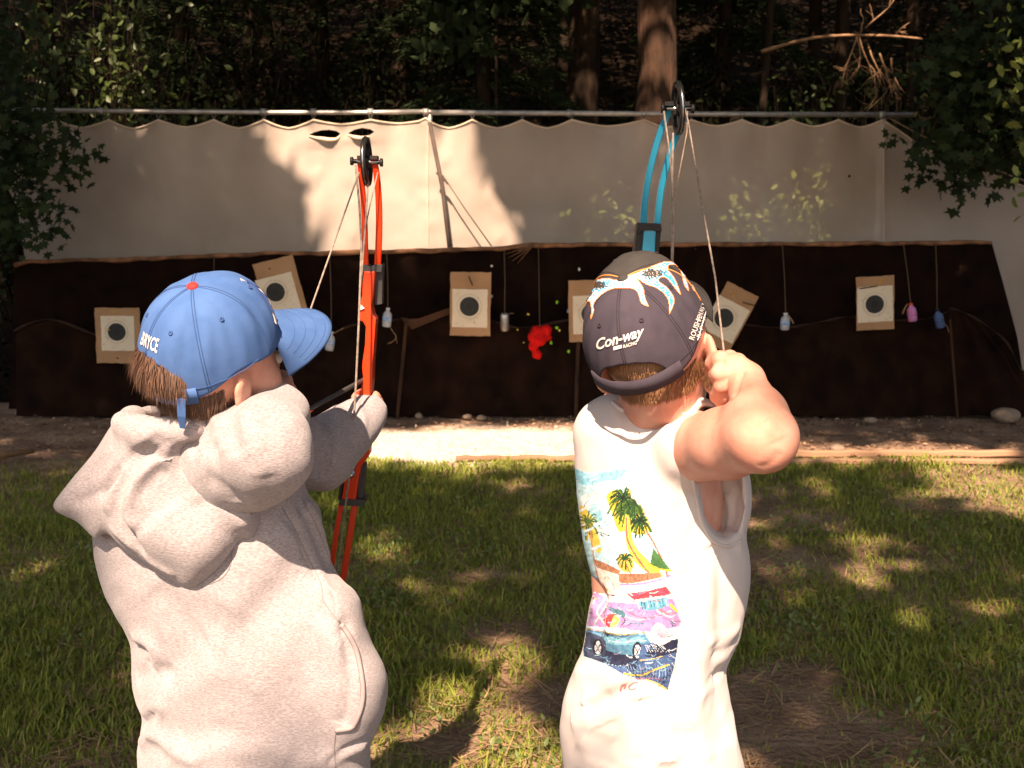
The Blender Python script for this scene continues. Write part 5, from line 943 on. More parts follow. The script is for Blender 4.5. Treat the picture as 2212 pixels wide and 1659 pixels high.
for s, fy in ((-1, .07), (1, -.05)): F_.chain([hipB + [s * .06, 0, 0], [hipB[0] + s * .095, hipB[1] + fy * .6 + .01, .33], [hipB[0] + s * .11, hipB[1] + fy, .07]], [.055, .042, .032], .03)
V, Q, E = F_.mesh(2)
V = sculpt(V, Q, [([(1640, 1012), (1665, 1000), (1685, 975)], .007, -.0016), ([(1655, 905), (1672, 925), (1684, 950)], .012, .0022), ([(1598, 800), (1606, 815), (1610, 835)], .004, -.0016), ([(1568, 783), (1572, 797)], .003, -.002), ([(1568, 815), (1574, 820)], .003, -.002), ([(1560, 868), (1580, 860), (1592, 840), (1600, 810), (1612, 800)], .005, -.004)])
bodyB = skin_obj('body', V, Q, M_skin, rootB); face_bits(LB, bodyB); N = normals(V, Q); q = (V - hC) @ hM
sel = (np.abs(q[:, 0]) < .082) & (np.linalg.norm(q, axis=1) < .145) & (q[:, 1] < .03) & (q[:, 2] > -.040) & (q[:, 2] < .09) & ~((np.abs(q[:, 0]) > .066) & (np.abs(q[:, 1] + .008) < .034) & (q[:, 2] < .03)) & ((q[:, 2] > -.03) | (q[:, 1] < -.035)) & ((q[:, 2] > -.012) | (q[:, 1] < .02))
hair_strands('hair', V, N, sel, LB, hM, .013, M_hairB, rootB, 26000, .14, .0005, cp=CB)
CB.build(rootB, M_navy, M_char, M_char, M_char, M_navst, M_pip)
# T-shirt
F_ = Field((.02, 1.40, .40), (.48, 1.92, 1.24), .004)
torsoB = [(1284, 880), (1320, 852), (1420, 868), (1505, 886), (1545, 905), (1600, 965), (1621, 1040), (1622, 1109), (1612, 1156), (1617, 1200), (1620, 1240), (1619, 1282), (1606, 1352), (1590, 1403), (1567, 1454), (1573, 1506), (1585, 1562), (1597, 1618), (1610, 1680), (1600, 1760), (1420, 1790), (1240, 1760), (1222, 1680), (1214, 1618), (1210, 1571), (1218, 1515), (1236, 1454), (1256, 1403), (1262, 1356), (1270, 1314), (1283, 1263), (1273, 1221), (1256, 1146), (1244, 1048), (1241, 985), (1244, 930), (1262, 900)]
F_.puff(torsoB, 1.665, .115, .15, .02, tilt=-.04, pw=2.2)
F_.cap(P(1318, 925, 1.675), P(1400, 912, 1.66), .040, .048, .02); F_.cap(P(1424, 918, 1.64), P(1492, 952, 1.590), .056, .067, .02); F_.cap(P(1312, 930, 1.675), P(1316, 925, 1.76), .046, .05, .02)
F_.cap(LB(0, -.02, -.05), P(1424, 872, 1.66), .053, .053, .004, True)
hole = [(1508, 885), (1545, 880), (1580, 930), (1612, 1000), (1622, 1060), (1618, 1120), (1600, 1158), (1568, 1170), (1538, 1156), (1516, 1112), (1508, 1050), (1504, 970)]
F_.puff(hole, 1.50, .175, .022, .008, cut=True, xt=-.5)
V, Q, E = F_.mesh(2)
V = sculpt(V, Q, [([(1257, 1534), (1310, 1510), (1369, 1478), (1420, 1470)], .012, -.009), ([(1250, 1520), (1310, 1492), (1365, 1462)], .014, .008), ([(1283, 1263), (1300, 1290), (1297, 1340), (1285, 1380)], .010, -.011), ([(1270, 1300), (1310, 1330), (1315, 1370)], .014, .007), ([(1551, 1188), (1553, 1260), (1551, 1330), (1548, 1398)], .016, -.005), ([(1530, 1190), (1525, 1280), (1520, 1370), (1500, 1470), (1480, 1600)], .022, .007), ([(1480, 1200), (1478, 1300), (1470, 1400), (1440, 1560)], .02, -.005), ([(1592, 1392), (1572, 1440), (1540, 1470)], .018, -.006), ([(1552, 1390), (1562, 1450), (1580, 1540), (1590, 1640)], .02, .004), ([(1535, 1440), (1550, 1520), (1562, 1620)], .02, -.004), ([(1600, 1370), (1570, 1400), (1530, 1410)], .010, -.003), ([(1598, 1350), (1565, 1375), (1520, 1380)], .010, .003), ([(1575, 1440), (1545, 1480), (1500, 1500)], .010, .003), ([(1265, 1390), (1300, 1420), (1350, 1430)], .010, -.003), ([(1240, 1450), (1290, 1450), (1340, 1470)], .010, .003), ([(1225, 1500), (1270, 1490), (1320, 1500)], .012, -.003), ([(1230, 1560), (1280, 1570), (1330, 1600)], .014, .004), ([(1460, 1480), (1470, 1560), (1500, 1650)], .016, -.004), ([(1500, 1490), (1515, 1570), (1530, 1650)], .014, .003), ([(1380, 1500), (1400, 1580), (1390, 1660)], .025, -.006), ([(1440, 1490), (1430, 1570), (1440, 1660)], .025, .006), ([(1300, 1560), (1320, 1610), (1310, 1660)], .025, -.006), ([(1250, 1590), (1275, 1630), (1270, 1680)], .02, .006), ([(1515, 1120), (1490, 1160), (1480, 1200)], .012, -.005), ([(1535, 1175), (1550, 1192), (1600, 1180)], .010, -.004), ([(1505, 1060), (1480, 1100), (1450, 1120)], .02, -.004), ([(1420, 915), (1380, 940), (1330, 950)], .02, -.003), ([(1500, 910), (1470, 930), (1440, 935)], .02, -.003), ([(1590, 1050), (1600, 1100), (1590, 1150)], .006, -.006), ([(1570, 1060), (1580, 1110), (1570, 1160)], .008, .006), ([(1310, 1350), (1380, 1400), (1440, 1470)], .03, .006)])
V = V + normals(V, Q) * ((vnoise(V[:, 0] * 24 + 30, V[:, 2] * 12 + 9, 71) - .5) * .007 * smoothstep(1.08, .8, V[:, 2]) + (vnoise(V[:, 0] * 70 + 30, V[:, 2] * 45 + 3, 72) - .5) * .0018)[:, None]
shirt = skin_obj('t_shirt', V, Q, M_shirt, rootB); bvB = bvh_of(V, Q)
stroke_tube('armhole_hem', bvB, [(1497, 905), (1493, 970), (1499, 1050), (1511, 1115), (1533, 1162), (1568, 1180), (1600, 1168)], .0028, M_shirt, shirt, .0005); stroke_tube('collar', bvB, [(1322, 868), (1350, 890), (1400, 900), (1450, 900), (1500, 893)], .0035, M_shirt, shirt, .0)
lower_body(rootB, hipB, M_khaki)

# ---- flames embroidered on the dark cap (coordinates of an enlarged detail of the photograph, laid on the cap itself)
Z3 = lambda x, y: (1194.5 + .2613 * x, 513.2 + .2613 * y)
flame = [(232, 690), (238, 640), (262, 590), (300, 530), (318, 600), (310, 698), (345, 620), (350, 545), (420, 470), (505, 430), (600, 425), (680, 440), (710, 500), (730, 550), (792, 574), (764, 500), (752, 425), (722, 372), (700, 350), (735, 375), (780, 400), (840, 420), (900, 460), (945, 520), (955, 590), (960, 640), (1003, 540), (988, 470), (932, 402), (880, 365), (890, 338), (932, 343), (982, 400), (1020, 450), (1060, 490), (1042, 420), (1003, 330), (955, 270), (965, 235), (1012, 240), (1052, 300), (1077, 400), (1124, 454), (1112, 380), (1090, 310), (1106, 288), (1137, 340), (1142, 420), (1177, 460), (1167, 390), (1190, 378), (1217, 430), (1195, 505), (1240, 492), (1247, 430), (1180, 350), (1060, 247), (960, 195), (850, 222), (700, 285), (600, 322), (520, 350), (470, 338), (340, 350), (285, 430), (238, 600)]
flame = crom(flame, 4, True)
def flame_paint(x, y):
    d = polydist(x, y, flame); r = rng.random(len(x)); c = np.tile(np.array([.80, .78, .76]), (len(x), 1)); cy = np.array([.03, .36, .66])
    f = .28 + smoothstep(560, 1000, x) * .6 + .35 * smoothstep(480, 600, y) + .5 * np.exp(-((x - 400) / 150) ** 2 - ((y - 400) / 50) ** 2); c[r < f] = cy
    bl = np.exp(-((x - 820) / 130) ** 2 - ((y - 300) / 50) ** 2) + np.exp(-((x - 380) / 80) ** 2 - ((y - 395) / 45) ** 2); c[rng.random(len(x)) < (bl - .35) * 2.2] = (.05, .045, .04); c[(bl > .6) & (r > .9)] = (.5, .48, .45)
    o = d < 9; c[o] = (.80, .27, .07); o2 = (d < 9) & (y > 480); c[o2] = (.85, .36, .08); e = (d >= 9) & (d < 15) & (r < .6); c[e] = (.62, .45, .62); return c
decal('flame_embroidery', CB.bvh, flame, flame_paint, print_mat('flame_thread'), CB.obj, 6.0, .0010, Z3)
def aff(o, ux, vy): return lambda u, v: (o[0] + u * ux[0] + v * vy[0], o[1] + u * ux[1] + v * vy[1])
letter_decal('lettering', CB.bvh, 'Con-way', (lambda f: lambda u, v: Z3(*f(u, v)))(aff((548, 872), (104, -31), (-20, -118))), M_white, CB.obj, .0016, .35, .022)
letter_decal('small_lettering', CB.bvh, 'RACING', (lambda f: lambda u, v: Z3(*f(u, v)))(aff((640, 896), (30, -9), (-6, -38))), M_white, CB.obj, .0016, .15, .012)
bar = MB()
pp = on_surface(CB.bvh, [Z3(*q) for q in [(500, 902), (572, 884), (574, 911), (503, 930)]], .0014)
if len(pp) == 4: bar.add(pp, [(0, 1, 2, 3)]); bar.build('lettering_bar', M_white, CB.obj)
for o_, t_, uu, vv in [((1185, 770), 'ROUSH', (18, -50), (-58, -22)), ((1236, 622), 'FENWAY', (11, -33), (-52, -18)), ((1236, 745), 'RACING', (16, -46), (-40, -15))]:
    letter_decal('side_lettering', CB.bvh, t_, (lambda f: lambda u, v: Z3(*f(u, v)))(aff(o_, uu, vv)), M_white, CB.obj, .0016, 0, .015)
stroke_tube('lettering_rule', CB.bvh, [Z3(*q) for q in [(1190, 850), (1225, 730), (1262, 600)]], .0007, M_white, CB.obj, .0012)
# ---- painted beach scene on the back of the T-shirt
Z4 = lambda x, y: (1150 + .4668 * x, 884.8 + .4668 * y)
LAY = []
INK = lambda c: tuple(x ** 1.25 * .92 for x in c)
def lay(c, pts, smooth=0): c = INK(c); LAY.append(('p', c, crom(pts, smooth, True) if smooth else np.array(pts, float), 0))
def ink(c, pts, wd): c = INK(c); LAY.append(('s', c, crom(pts, 5), wd))
def frond(c, x, y, r, n, a0=0, wd=4, seed=1):
    rs = random.Random(seed)
    for i in range(n): a = a0 + i * 6.283 / n + rs.uniform(-.2, .2); l = r * rs.uniform(.7, 1.1); ink(c, [(x, y), (x + math.cos(a) * l * .6, y + math.sin(a) * l * .55 - 6), (x + math.cos(a) * l, y + math.sin(a) * l + l * .25)], wd)
wht = (.63, .575, .55)
lay((.50, .74, .80), [(190, 262), (250, 290), (320, 285), (400, 262), (462, 262), (455, 340), (440, 420), (490, 480), (545, 560), (590, 650), (650, 745), (640, 860), (690, 1000), (672, 1080), (655, 1170), (625, 1295), (540, 1252), (430, 1230), (330, 1172), (240, 1145), (225, 1000), (240, 800), (200, 560)])
for c, p in [((.30, .62, .74), [(190, 270), (250, 295), (330, 290), (430, 275), (400, 320), (330, 330), (260, 350), (200, 330)]), ((.66, .79, .80), [(210, 420), (280, 380), (340, 420), (330, 520), (380, 600), (330, 660), (280, 600), (230, 520)]), ((.74, .80, .78), [(300, 340), (350, 360), (330, 400), (290, 390)]), ((.36, .66, .76), [(260, 470), (300, 450), (330, 500), (300, 540)]), ((.42, .70, .74), [(470, 600), (520, 590), (545, 680), (500, 700)]), ((.72, .78, .76), [(400, 580), (450, 560), (470, 640), (430, 690), (380, 680)])]: lay(c, p, 4)
for x, y in [(210, 330), (260, 345), (290, 340), (318, 350)]: lay((.85, .86, .85), [(x - 6, y), (x, y - 5), (x + 6, y), (x, y + 4)])
lay((.72, .58, .14), [(222, 445), (262, 470), (290, 530), (320, 640), (300, 660), (262, 590), (235, 540)], 4); frond((.40, .36, .08), 262, 540, 60, 9, .5, 8, 4); frond((.12, .22, .08), 258, 520, 62, 11, .2, 7, 3); ink((.62, .35, .26), [(270, 560), (280, 640), (292, 720), (318, 830)], 7); ink((.15, .12, .1), [(262, 420), (245, 440), (250, 470)], 2.5)
lay((.78, .60, .12), [(345, 400), (390, 370), (430, 400), (455, 360), (480, 430), (530, 480), (540, 560), (500, 580), (440, 560), (400, 560), (370, 480)], 4)
for s_, (x, y, r) in enumerate([(425, 415, 75), (440, 470, 60), (500, 520, 62), (470, 440, 50)]): frond((.14, .24, .06), x, y - 5, r * 1.05, 12, s_, 9, 20 + s_); frond((.045, .12, .05), x, y, r * .95, 13, s_ * .3, 7.5, 10 + s_)
frond((.03, .05, .04), 420, 410, 60, 8, 1, 5, 31); frond((.03, .05, .04), 500, 515, 45, 8, 1, 5, 32)
lay((.78, .62, .16), [(430, 500), (450, 500), (470, 620), (540, 700), (600, 760), (590, 780), (500, 730), (440, 640)], 3)
for p in ([(436, 500), (442, 600), (490, 690), (560, 775), (640, 850)], [(528, 560), (575, 640), (618, 740), (640, 855)]): ink((.28, .10, .06), p, 9); ink((.60, .32, .24), [(a + 2, b) for a, b in p], 5)
lay((.10, .24, .10), [(560, 640), (600, 690), (640, 740), (590, 740), (545, 720)]); ink((.80, .60, .1), [(540, 715), (590, 738), (650, 745)], 8)
lay((.70, .56, .16), [(395, 690), (430, 665), (470, 700), (455, 750), (410, 740)], 3); frond((.05, .13, .06), 430, 690, 40, 11, .3, 6, 41); ink((.4, .2, .12), [(432, 700), (445, 740), (462, 765)], 4)
lay((.46, .26, .17), [(285, 690), (330, 705), (410, 745), (400, 762), (330, 745), (300, 730)]); lay((.46, .26, .17), [(400, 760), (470, 758), (590, 755), (598, 772), (520, 795), (440, 805), (405, 800)])
for i in range(9): ink((.28, .13, .09), [(408 + 21 * i, 762), (420 + 19 * i, 798)], 1.8); ink((.28, .13, .09), [(292 + 12 * i, 694 + 5 * i), (300 + 11 * i, 728 + 3 * i)], 1.5)
lay((.82, .70, .64), [(300, 730), (400, 765), (412, 895), (350, 888), (318, 810)]); lay((.80, .62, .66), [(405, 802), (450, 806), (600, 775), (635, 770), (642, 860), (560, 870), (470, 890), (412, 850)]); ink((.50, .30, .56), [(410, 810), (500, 806), (600, 785), (640, 765)], 7)
ink((.30, .20, .16), [(345, 770), (330, 800), (345, 830), (380, 830), (370, 800), (350, 770)], 2.2); ink((.75, .6, .1), [(340, 830), (375, 850)], 4); ink((.2, .1, .1), [(355, 858), (388, 862)], 5)
lay((.70, .10, .14), [(438, 852), (540, 838), (618, 818), (645, 852), (560, 872), (480, 888)]); lay((.82, .55, .58), [(470, 880), (560, 866), (640, 856), (645, 866), (540, 888), (480, 898)])
lay((.47, .30, .52), [(262, 815), (290, 820), (350, 890), (490, 900), (645, 868), (672, 920), (692, 1000), (540, 1030), (380, 1010), (235, 1000), (245, 900)])
for c, p, wd in [((.78, .62, .62), [(290, 810), (335, 870), (300, 930), (330, 985)], 9), ((.80, .68, .60), [(310, 850), (350, 890), (312, 950), (290, 990)], 6), ((.62, .48, .64), [(260, 850), (290, 870), (270, 930), (260, 980)], 7), ((.30, .38, .52), [(255, 880), (262, 940), (300, 1000)], 5), ((.22, .30, .42), [(345, 900), (375, 960), (420, 985), (520, 990)], 6), ((.76, .60, .70), [(400, 915), (440, 960), (520, 970), (640, 930)], 6), ((.55, .22, .30), [(450, 940), (520, 965), (600, 950)], 6), ((.85, .72, .72), [(560, 905), (590, 940), (640, 960)], 5), ((.32, .22, .42), [(600, 960), (650, 980), (690, 975)], 6), ((.70, .25, .30), [(580, 920), (630, 945), (665, 940)], 9), ((.80, .62, .1), [(640, 905), (665, 930)], 12), ((.80, .50, .12), [(270, 885), (300, 875)], 5)]: ink(c, p, wd)
lay((.16, .42, .55), [(482, 892), (560, 878), (622, 868), (632, 905), (580, 925), (520, 930)])
for i in range(10): ink((.04, .06, .10) if i % 3 else (.65, .78, .82), [(490 + 14 * i, 888 - i), (496 + 14 * i, 924 - 2 * i)], 3)
lay((.55, .10, .10), [(332, 965), (372, 942), (398, 955), (372, 1005), (345, 1000)], 3); lay((.82, .60, .16), [(385, 950), (405, 975), (372, 1012), (362, 1000)], 3); ink((.05, .06, .08), [(355, 925), (400, 950), (430, 975), (410, 1000)], 4); lay((.10, .22, .26), [(360, 920), (420, 930), (430, 960), (390, 955)], 3)
lay((.13, .30, .42), [(228, 1012), (300, 1022), (400, 1040), (520, 1035), (548, 1080), (505, 1165), (480, 1205), (330, 1172), (240, 1142)]); lay((.05, .06, .11), [(238, 1080), (290, 1095), (400, 1130), (480, 1140), (500, 1165), (480, 1205), (330, 1172), (242, 1142)])
lay((.22, .46, .56), [(340, 1050), (440, 1060), (500, 1050), (520, 1075), (430, 1090), (350, 1080)], 3); lay((.08, .10, .16), [(240, 1030), (330, 1060), (340, 1100), (330, 1150), (260, 1140)], 3)
for x, y in ((305, 1102), (487, 1118)): lay((.04, .04, .06), [(x + 24 * math.cos(a), y + 44 * math.sin(a)) for a in np.arange(10) * .628]); lay((.62, .66, .70), [(x + 15 * math.cos(a), y + 32 * math.sin(a)) for a in np.arange(10) * .628]); ink((.08, .09, .12), [(x - 10, y - 18), (x + 8, y + 20)], 4); ink((.08, .09, .12), [(x + 10, y - 14), (x - 8, y + 18)], 4)
ink((.42, .34, .14), [(235, 1008), (330, 1028), (420, 1042), (520, 1030)], 6); ink((.10, .12, .2), [(240, 1016), (330, 1036), (420, 1050)], 3); ink((.55, .70, .78), [(350, 1068), (420, 1078), (490, 1066)], 3)
lay((.10, .17, .32), [(505, 1085), (600, 1070), (675, 1062), (662, 1160), (625, 1295), (540, 1252), (430, 1230), (335, 1175), (480, 1205)]); lay((.04, .05, .10), [(550, 1090), (672, 1060), (668, 1120), (560, 1150), (520, 1140)])
lay((.80, .66, .66), [(545, 1065), (560, 1000), (590, 985), (640, 1030), (665, 1045), (600, 1090)], 2); lay((.70, .45, .52), [(570, 1030), (600, 1010), (630, 1040), (590, 1060)], 2); ink((.15, .1, .15), [(565, 1010), (600, 1050), (650, 1045)], 2.5)
for i in range(16): x = 440 + 14 * i; ink((.20, .34, .55) if i % 2 else (.34, .46, .66), [(x, 1175 + (i % 3) * 8), (x + 8, 1215), (x + 4, 1245)], 3.5)
for i in range(9): ink((.72, .78, .82), [(520 + 10 * i, 1085 + 4 * (i % 3)), (535 + 12 * i, 1120)], 2)
ink((.82, .62, .14), [(425, 1222), (500, 1228), (560, 1205), (630, 1180)], 8); ink((.76, .58, .2), [(500, 1160), (540, 1155), (600, 1140)], 4); ink((.45, .28, .46), [(450, 1250), (540, 1240), (600, 1250)], 6); ink((.85, .60, .2), [(530, 1250), (580, 1268), (615, 1292)], 8)
_rs = random.Random(77)
for _ in range(150):      # loose brush marks
    x_ = _rs.uniform(235, 660); y_ = _rs.uniform(820, 1240); a_ = _rs.uniform(-.5, .7); l_ = _rs.uniform(12, 40); pal = [(.55, .40, .62), (.80, .62, .66), (.20, .34, .46), (.72, .70, .78), (.85, .74, .70), (.12, .14, .26), (.62, .30, .34)] if y_ < 1015 else [(.10, .20, .34), (.30, .50, .60), (.05, .06, .12), (.45, .42, .58), (.62, .72, .76), (.16, .32, .46)]
    ink(_rs.choice(pal), [(x_, y_), (x_ + math.cos(a_) * l_ * .5, y_ + math.sin(a_) * l_ * .5 + 5), (x_ + math.cos(a_) * l_, y_ + math.sin(a_) * l_)], _rs.choice((2.5, 3.5, 4.5)))
for _ in range(46):
    x_ = _rs.uniform(205, 470); y_ = _rs.uniform(290, 680); ink(_rs.choice([(.62, .80, .84), (.42, .70, .80), (.74, .82, .82), (.52, .76, .80)]), [(x_, y_), (x_ + 18, y_ - 6), (x_ + 40, y_ - 16)], _rs.choice((5, 8, 11))) if not (340 < x_ + 20 < 560 and y_ > 360) else None
birds = [[(296, 572), (315, 565), (322, 575)], [(330, 572), (345, 580), (358, 582)], [(315, 578), (330, 585)]]
for b_ in birds: ink((.05, .1, .14), b_, 4)
outline4 = np.array([(188, 262), (250, 288), (320, 284), (400, 262), (462, 262), (452, 330), (470, 400), (520, 450), (550, 520), (600, 620), (655, 735), (650, 860), (680, 910), (694, 1000), (676, 1080), (660, 1170), (628, 1300), (540, 1262), (430, 1236), (330, 1175), (238, 1148), (220, 1000), (235, 800), (195, 560)], float)
def paint4(x, y):
    c = np.tile(np.array(wht), (len(x), 1)); 
    for kind, colr, p, wd in LAY:
        lo = p.min(0) - wd; hi = p.max(0) + wd; I = np.where((x > lo[0]) & (x < hi[0]) & (y > lo[1]) & (y < hi[1]))[0]
        if not len(I): continue
        if kind == 'p': m = inpoly(x[I], y[I], p)
        else:
            d = np.full(len(I), 1e9)
            for a, b in zip(p[:-1], p[1:]): e = b - a; t = np.clip(((x[I] - a[0]) * e[0] + (y[I] - a[1]) * e[1]) / max(e @ e, 1e-9), 0, 1); d = np.minimum(d, np.hypot(x[I] - a[0] - t * e[0], y[I] - a[1] - t * e[1]))
            m = d < wd / 2
        c[I[m]] = colr
    # washed edge towards the right side of the sky
    f = smoothstep(490, 600, x - .28 * (y - 300)) * (y < 740) * .7; pal = np.array(wht); dk = c.max(1) < .3; f = np.where(dk | ((c[:, 0] - c[:, 2]) > .3), 0, f)
    c = c + (pal - c) * f[:, None]; de = polydist(x, y, outline4); ed = smoothstep(16, 2, de + 14 * (vnoise(x / 14, y / 14, 91) - .5)) * (y < 1000) * (x > 380); c = c + (pal - c) * ed[:, None]; mo = 1 + .45 * (vnoise(x / 13, y / 13, 95) - .5) + .3 * (vnoise(x / 5, y / 9, 96) - .5); return np.clip(c * mo[:, None] * rng.uniform(.93, 1.07, (len(x), 1)), 0, 1)
decal('shirt_print', bvB, outline4, paint4, print_mat('shirt_ink', .9), shirt, 3.4, .0008, Z4)
stroke_tube('print_mark', bvB, [Z4(*q) for q in [(408, 1300), (415, 1275), (432, 1268), (425, 1290)]], .0016, mat('pink_ink', (.75, .25, .25), rough=.9), shirt, .0, 5); stroke_tube('print_mark', bvB, [Z4(*q) for q in [(490, 1262), (465, 1265), (448, 1280), (455, 1295), (480, 1290)]], .0016, bpy.data.materials['pink_ink'], shirt, .0, 5)
sg = [(556, 1236), (566, 1246), (562, 1228), (574, 1250), (580, 1240), (588, 1258), (592, 1246), (600, 1268), (606, 1254), (612, 1276), (626, 1278)]
stroke_tube('print_signature', bvB, [Z4(*q) for q in sg], .0006, M_dark, shirt, .0004, 4, 3)

# ================================================================== bows and arrows
M_redp = mat('red_bow_paint', (.78, .055, .012), (.74, .045, .01), rough=.32, scale=3, spec=.5); M_bluep2 = mat('blue_bow_paint', (.012, .36, .56), (.010, .32, .52), rough=.32, scale=3, spec=.5); M_blk = mat('bow_black', (.022, .021, .021), (.014, .014, .014), rough=.45); M_grey = mat('bow_grey', (.07, .066, .064), rough=.5); M_steel = mat('steel', (.55, .53, .5), rough=.25, metal=1); M_str = mat('bow_string', (.36, .29, .24), (.20, .16, .13), rough=.6, scale=120)
def wheel(root, c, r, nrm, name='wheel'):
    mb = MB(); mb.disc(c, nrm, r * .80, r, .008, 36); mb.disc(c, nrm, .003, r * .24, .009, 16); n = Vector(map(float, nrm)).normalized(); u = n.cross(Vector((0, 0, 1))).normalized(); v = n.cross(u)
    for k in range(5): a = k * 1.2566 + .3; d = u * math.cos(a) + v * math.sin(a); mb.strip([Vector(map(float, c)) + d * r * .15, Vector(map(float, c)) + d * r * .9], n.cross(d), r * .16, .005)
    o = mb.build(name, M_blk, root, True); MB().disc(c, nrm, r * 1.0, r * 1.035, .003, 36).build('wheel_rim', M_steel, o, True); return o
def limb(root, pts, wpx, Y0, Y1, mt, side=(1, 0, 0)):
    pl = crom(pts, 5); n = len(pl); D = np.linspace(Y0, Y1, n); q = [P(x, y, d) for (x, y), d in zip(pl, D)]; MB().strip(q, side, [wpx * d / FPX * (1 - .12 * i / n) for i, d in enumerate(D[::-1])][::-1], .009).build('limb', mt, root)
def string(root, pts, name='string', r=.0016):
    MB().tube([P(*p) for p in pts], r, 6).build(name, M_str, root, True)
# red bow
YB = 2.03
root = empty('compound_bow', P(785, 900, YB), 'red compound bow held by the boy in the blue cap', 'bow', 'compound bows'); 
wheel(root, P(792, 349, YB - .055), .0425, (1, -.04, .02)); MB().tube([P(759, 348, YB - .055), P(825, 351, YB - .055)], .004, 8).build('axle', M_steel, root, True)
for x, y in ((760, 348), (824, 351)): MB().tube([P(x - 3, y, YB - .055), P(x + 3, y, YB - .055)], .0075, 10).build('axle_nut', M_blk, root, True)
for x0, x1 in ((771, 783), (799, 815)): MB().extrude([(x0, 336), (x1, 336), (x1, 344), (x0, 344)], YB - .065, YB - .04).build('tip_cap', M_blk, root)
limb(root, [(777, 342), (780, 380), (784, 420), (788, 489), (790, 577)], 12, YB - .055, YB, M_redp); limb(root, [(807, 340), (814, 380), (818, 430), (819, 490), (816, 578)], 14, YB - .055, YB, M_redp)
MB().extrude([(780, 573), (790, 571), (800, 577), (810, 571), (826, 572), (824, 588), (779, 588)], YB - .01, YB + .035).build('limb_pocket', M_grey, root, bevel=.001); MB().extrude([(811, 579), (827, 577), (825, 657), (810, 659)], YB + .005, YB + .03).build('side_plate', M_grey, root, bevel=.001)
ris = [(786, 586), (783, 612), (782, 639), (774, 669), (774, 691), (784, 695), (790, 706), (789, 725), (788, 747), (783, 780), (782, 795), (784, 814), (780, 844), (768, 848), (766, 861), (774, 890), (776, 930), (768, 972), (762, 990), (752, 1010), (745, 1035), (738, 1078), (768, 1080), (774, 1035), (780, 1008), (797, 985), (798, 968), (792, 930), (795, 890), (800, 859), (804, 825), (805, 788), (810, 713), (812, 689), (806, 680), (802, 661), (807, 635), (811, 586)]
MB().extrude(ris, YB - .012, YB + .03).build('riser', M_redp, root, bevel=.0022); MB().extrude([(772, 870), (796, 868), (793, 960), (772, 962)], YB - .018, YB + .036).build('grip', M_blk, root, bevel=.003)
MB().extrude([(776, 655), (787, 666), (776, 671)], YB - .016, YB - .012).build('sight_mark', M_capw, root)
MB().extrude([(732, 1078), (790, 1080), (786, 1094), (732, 1092)], YB - .014, YB + .035).build('limb_pocket', M_grey, root, bevel=.001); MB().extrude([(774, 1002), (789, 1005), (783, 1092), (772, 1090)], YB + .0, YB + .03).build('side_plate', M_grey, root, bevel=.001); MB().extrude([(735, 1035), (742, 1030), (737, 1078), (730, 1078)], YB + .0, YB + .03).build('side_plate', M_grey, root, bevel=.001)
MB().tube([P(757, 1022, YB - .02), P(776, 985, YB + .0)], .005, 8).build('bolt', M_steel, root, True); MB().disc(P(757, 1022, YB - .022), (0, 1, 0), 0, .009, .012, 12).build('bolt_head', M_steel, root, True)
limb(root, [(702, 1330), (708, 1290), (716, 1230), (727, 1150), (738, 1085)], 11, YB - .055, YB, M_redp); limb(root, [(722, 1335), (730, 1295), (741, 1250), (754, 1170), (767, 1085)], 14, YB - .055, YB, M_redp)
wheel(root, P(708, 1335, YB - .055), .0425, (1, -.04, .02)); MB().tube([P(682, 1333, YB - .055), P(738, 1337, YB - .055)], .004, 8).build('axle', M_steel, root, True)
string(root, [(776, 372, YB - .08), (733, 492, 1.93), (672, 665, 1.83), (627, 818, 1.73), (612, 862, 1.70)]); string(root, [(612, 862, 1.70), (640, 1000, 1.80), (680, 1200, 1.92), (704, 1320, YB - .08)])
string(root, [(768, 356, YB - .06), (776, 440, YB - .07), (781, 530, YB - .075), (775, 700, YB - .09), (768, 850, YB - .10), (757, 1010, YB - .10), (735, 1180, YB - .09), (718, 1300, YB - .06)], 'cable', .0021); string(root, [(795, 392, YB - .07), (790, 480, YB - .075), (779, 620, YB - .08), (772, 760, YB - .09)], 'cable', .0018); string(root, [(816, 372, YB - .055), (800, 440, YB - .06), (787, 505, YB - .075)], 'cable', .0012)
root = empty('arrow', P(720, 856, 1.85), 'dark arrow on the rest of the red bow', 'arrow', 'arrows on the bows'); A0, A1 = P(628, 906, 1.64), P(784, 821, 2.03); A2 = A1 + (A1 - A0) * .12
MB().tube([A0, A1, A2], .0042, 8).build('shaft', M_grey, root, True); MB().tube([A2, A2 + (A1 - A0) * .04], [.0045, .001], 8).build('point', M_steel, root, True); sh = (A1 - A0) / np.linalg.norm(A1 - A0)
for ang in (0, 2.1, 4.2): 
    v_ = np.array([math.cos(ang) * .7, -math.cos(ang) * .35, math.sin(ang)]) * .012; MB().strip([A0 + sh * .03 + v_ * .5, A0 + sh * .08 + v_ * .5], v_, .012, .001).build('vane', M_redp, root)
MB().tube([A0, A0 - sh * .012], .0035, 6).build('nock', M_capw, root)
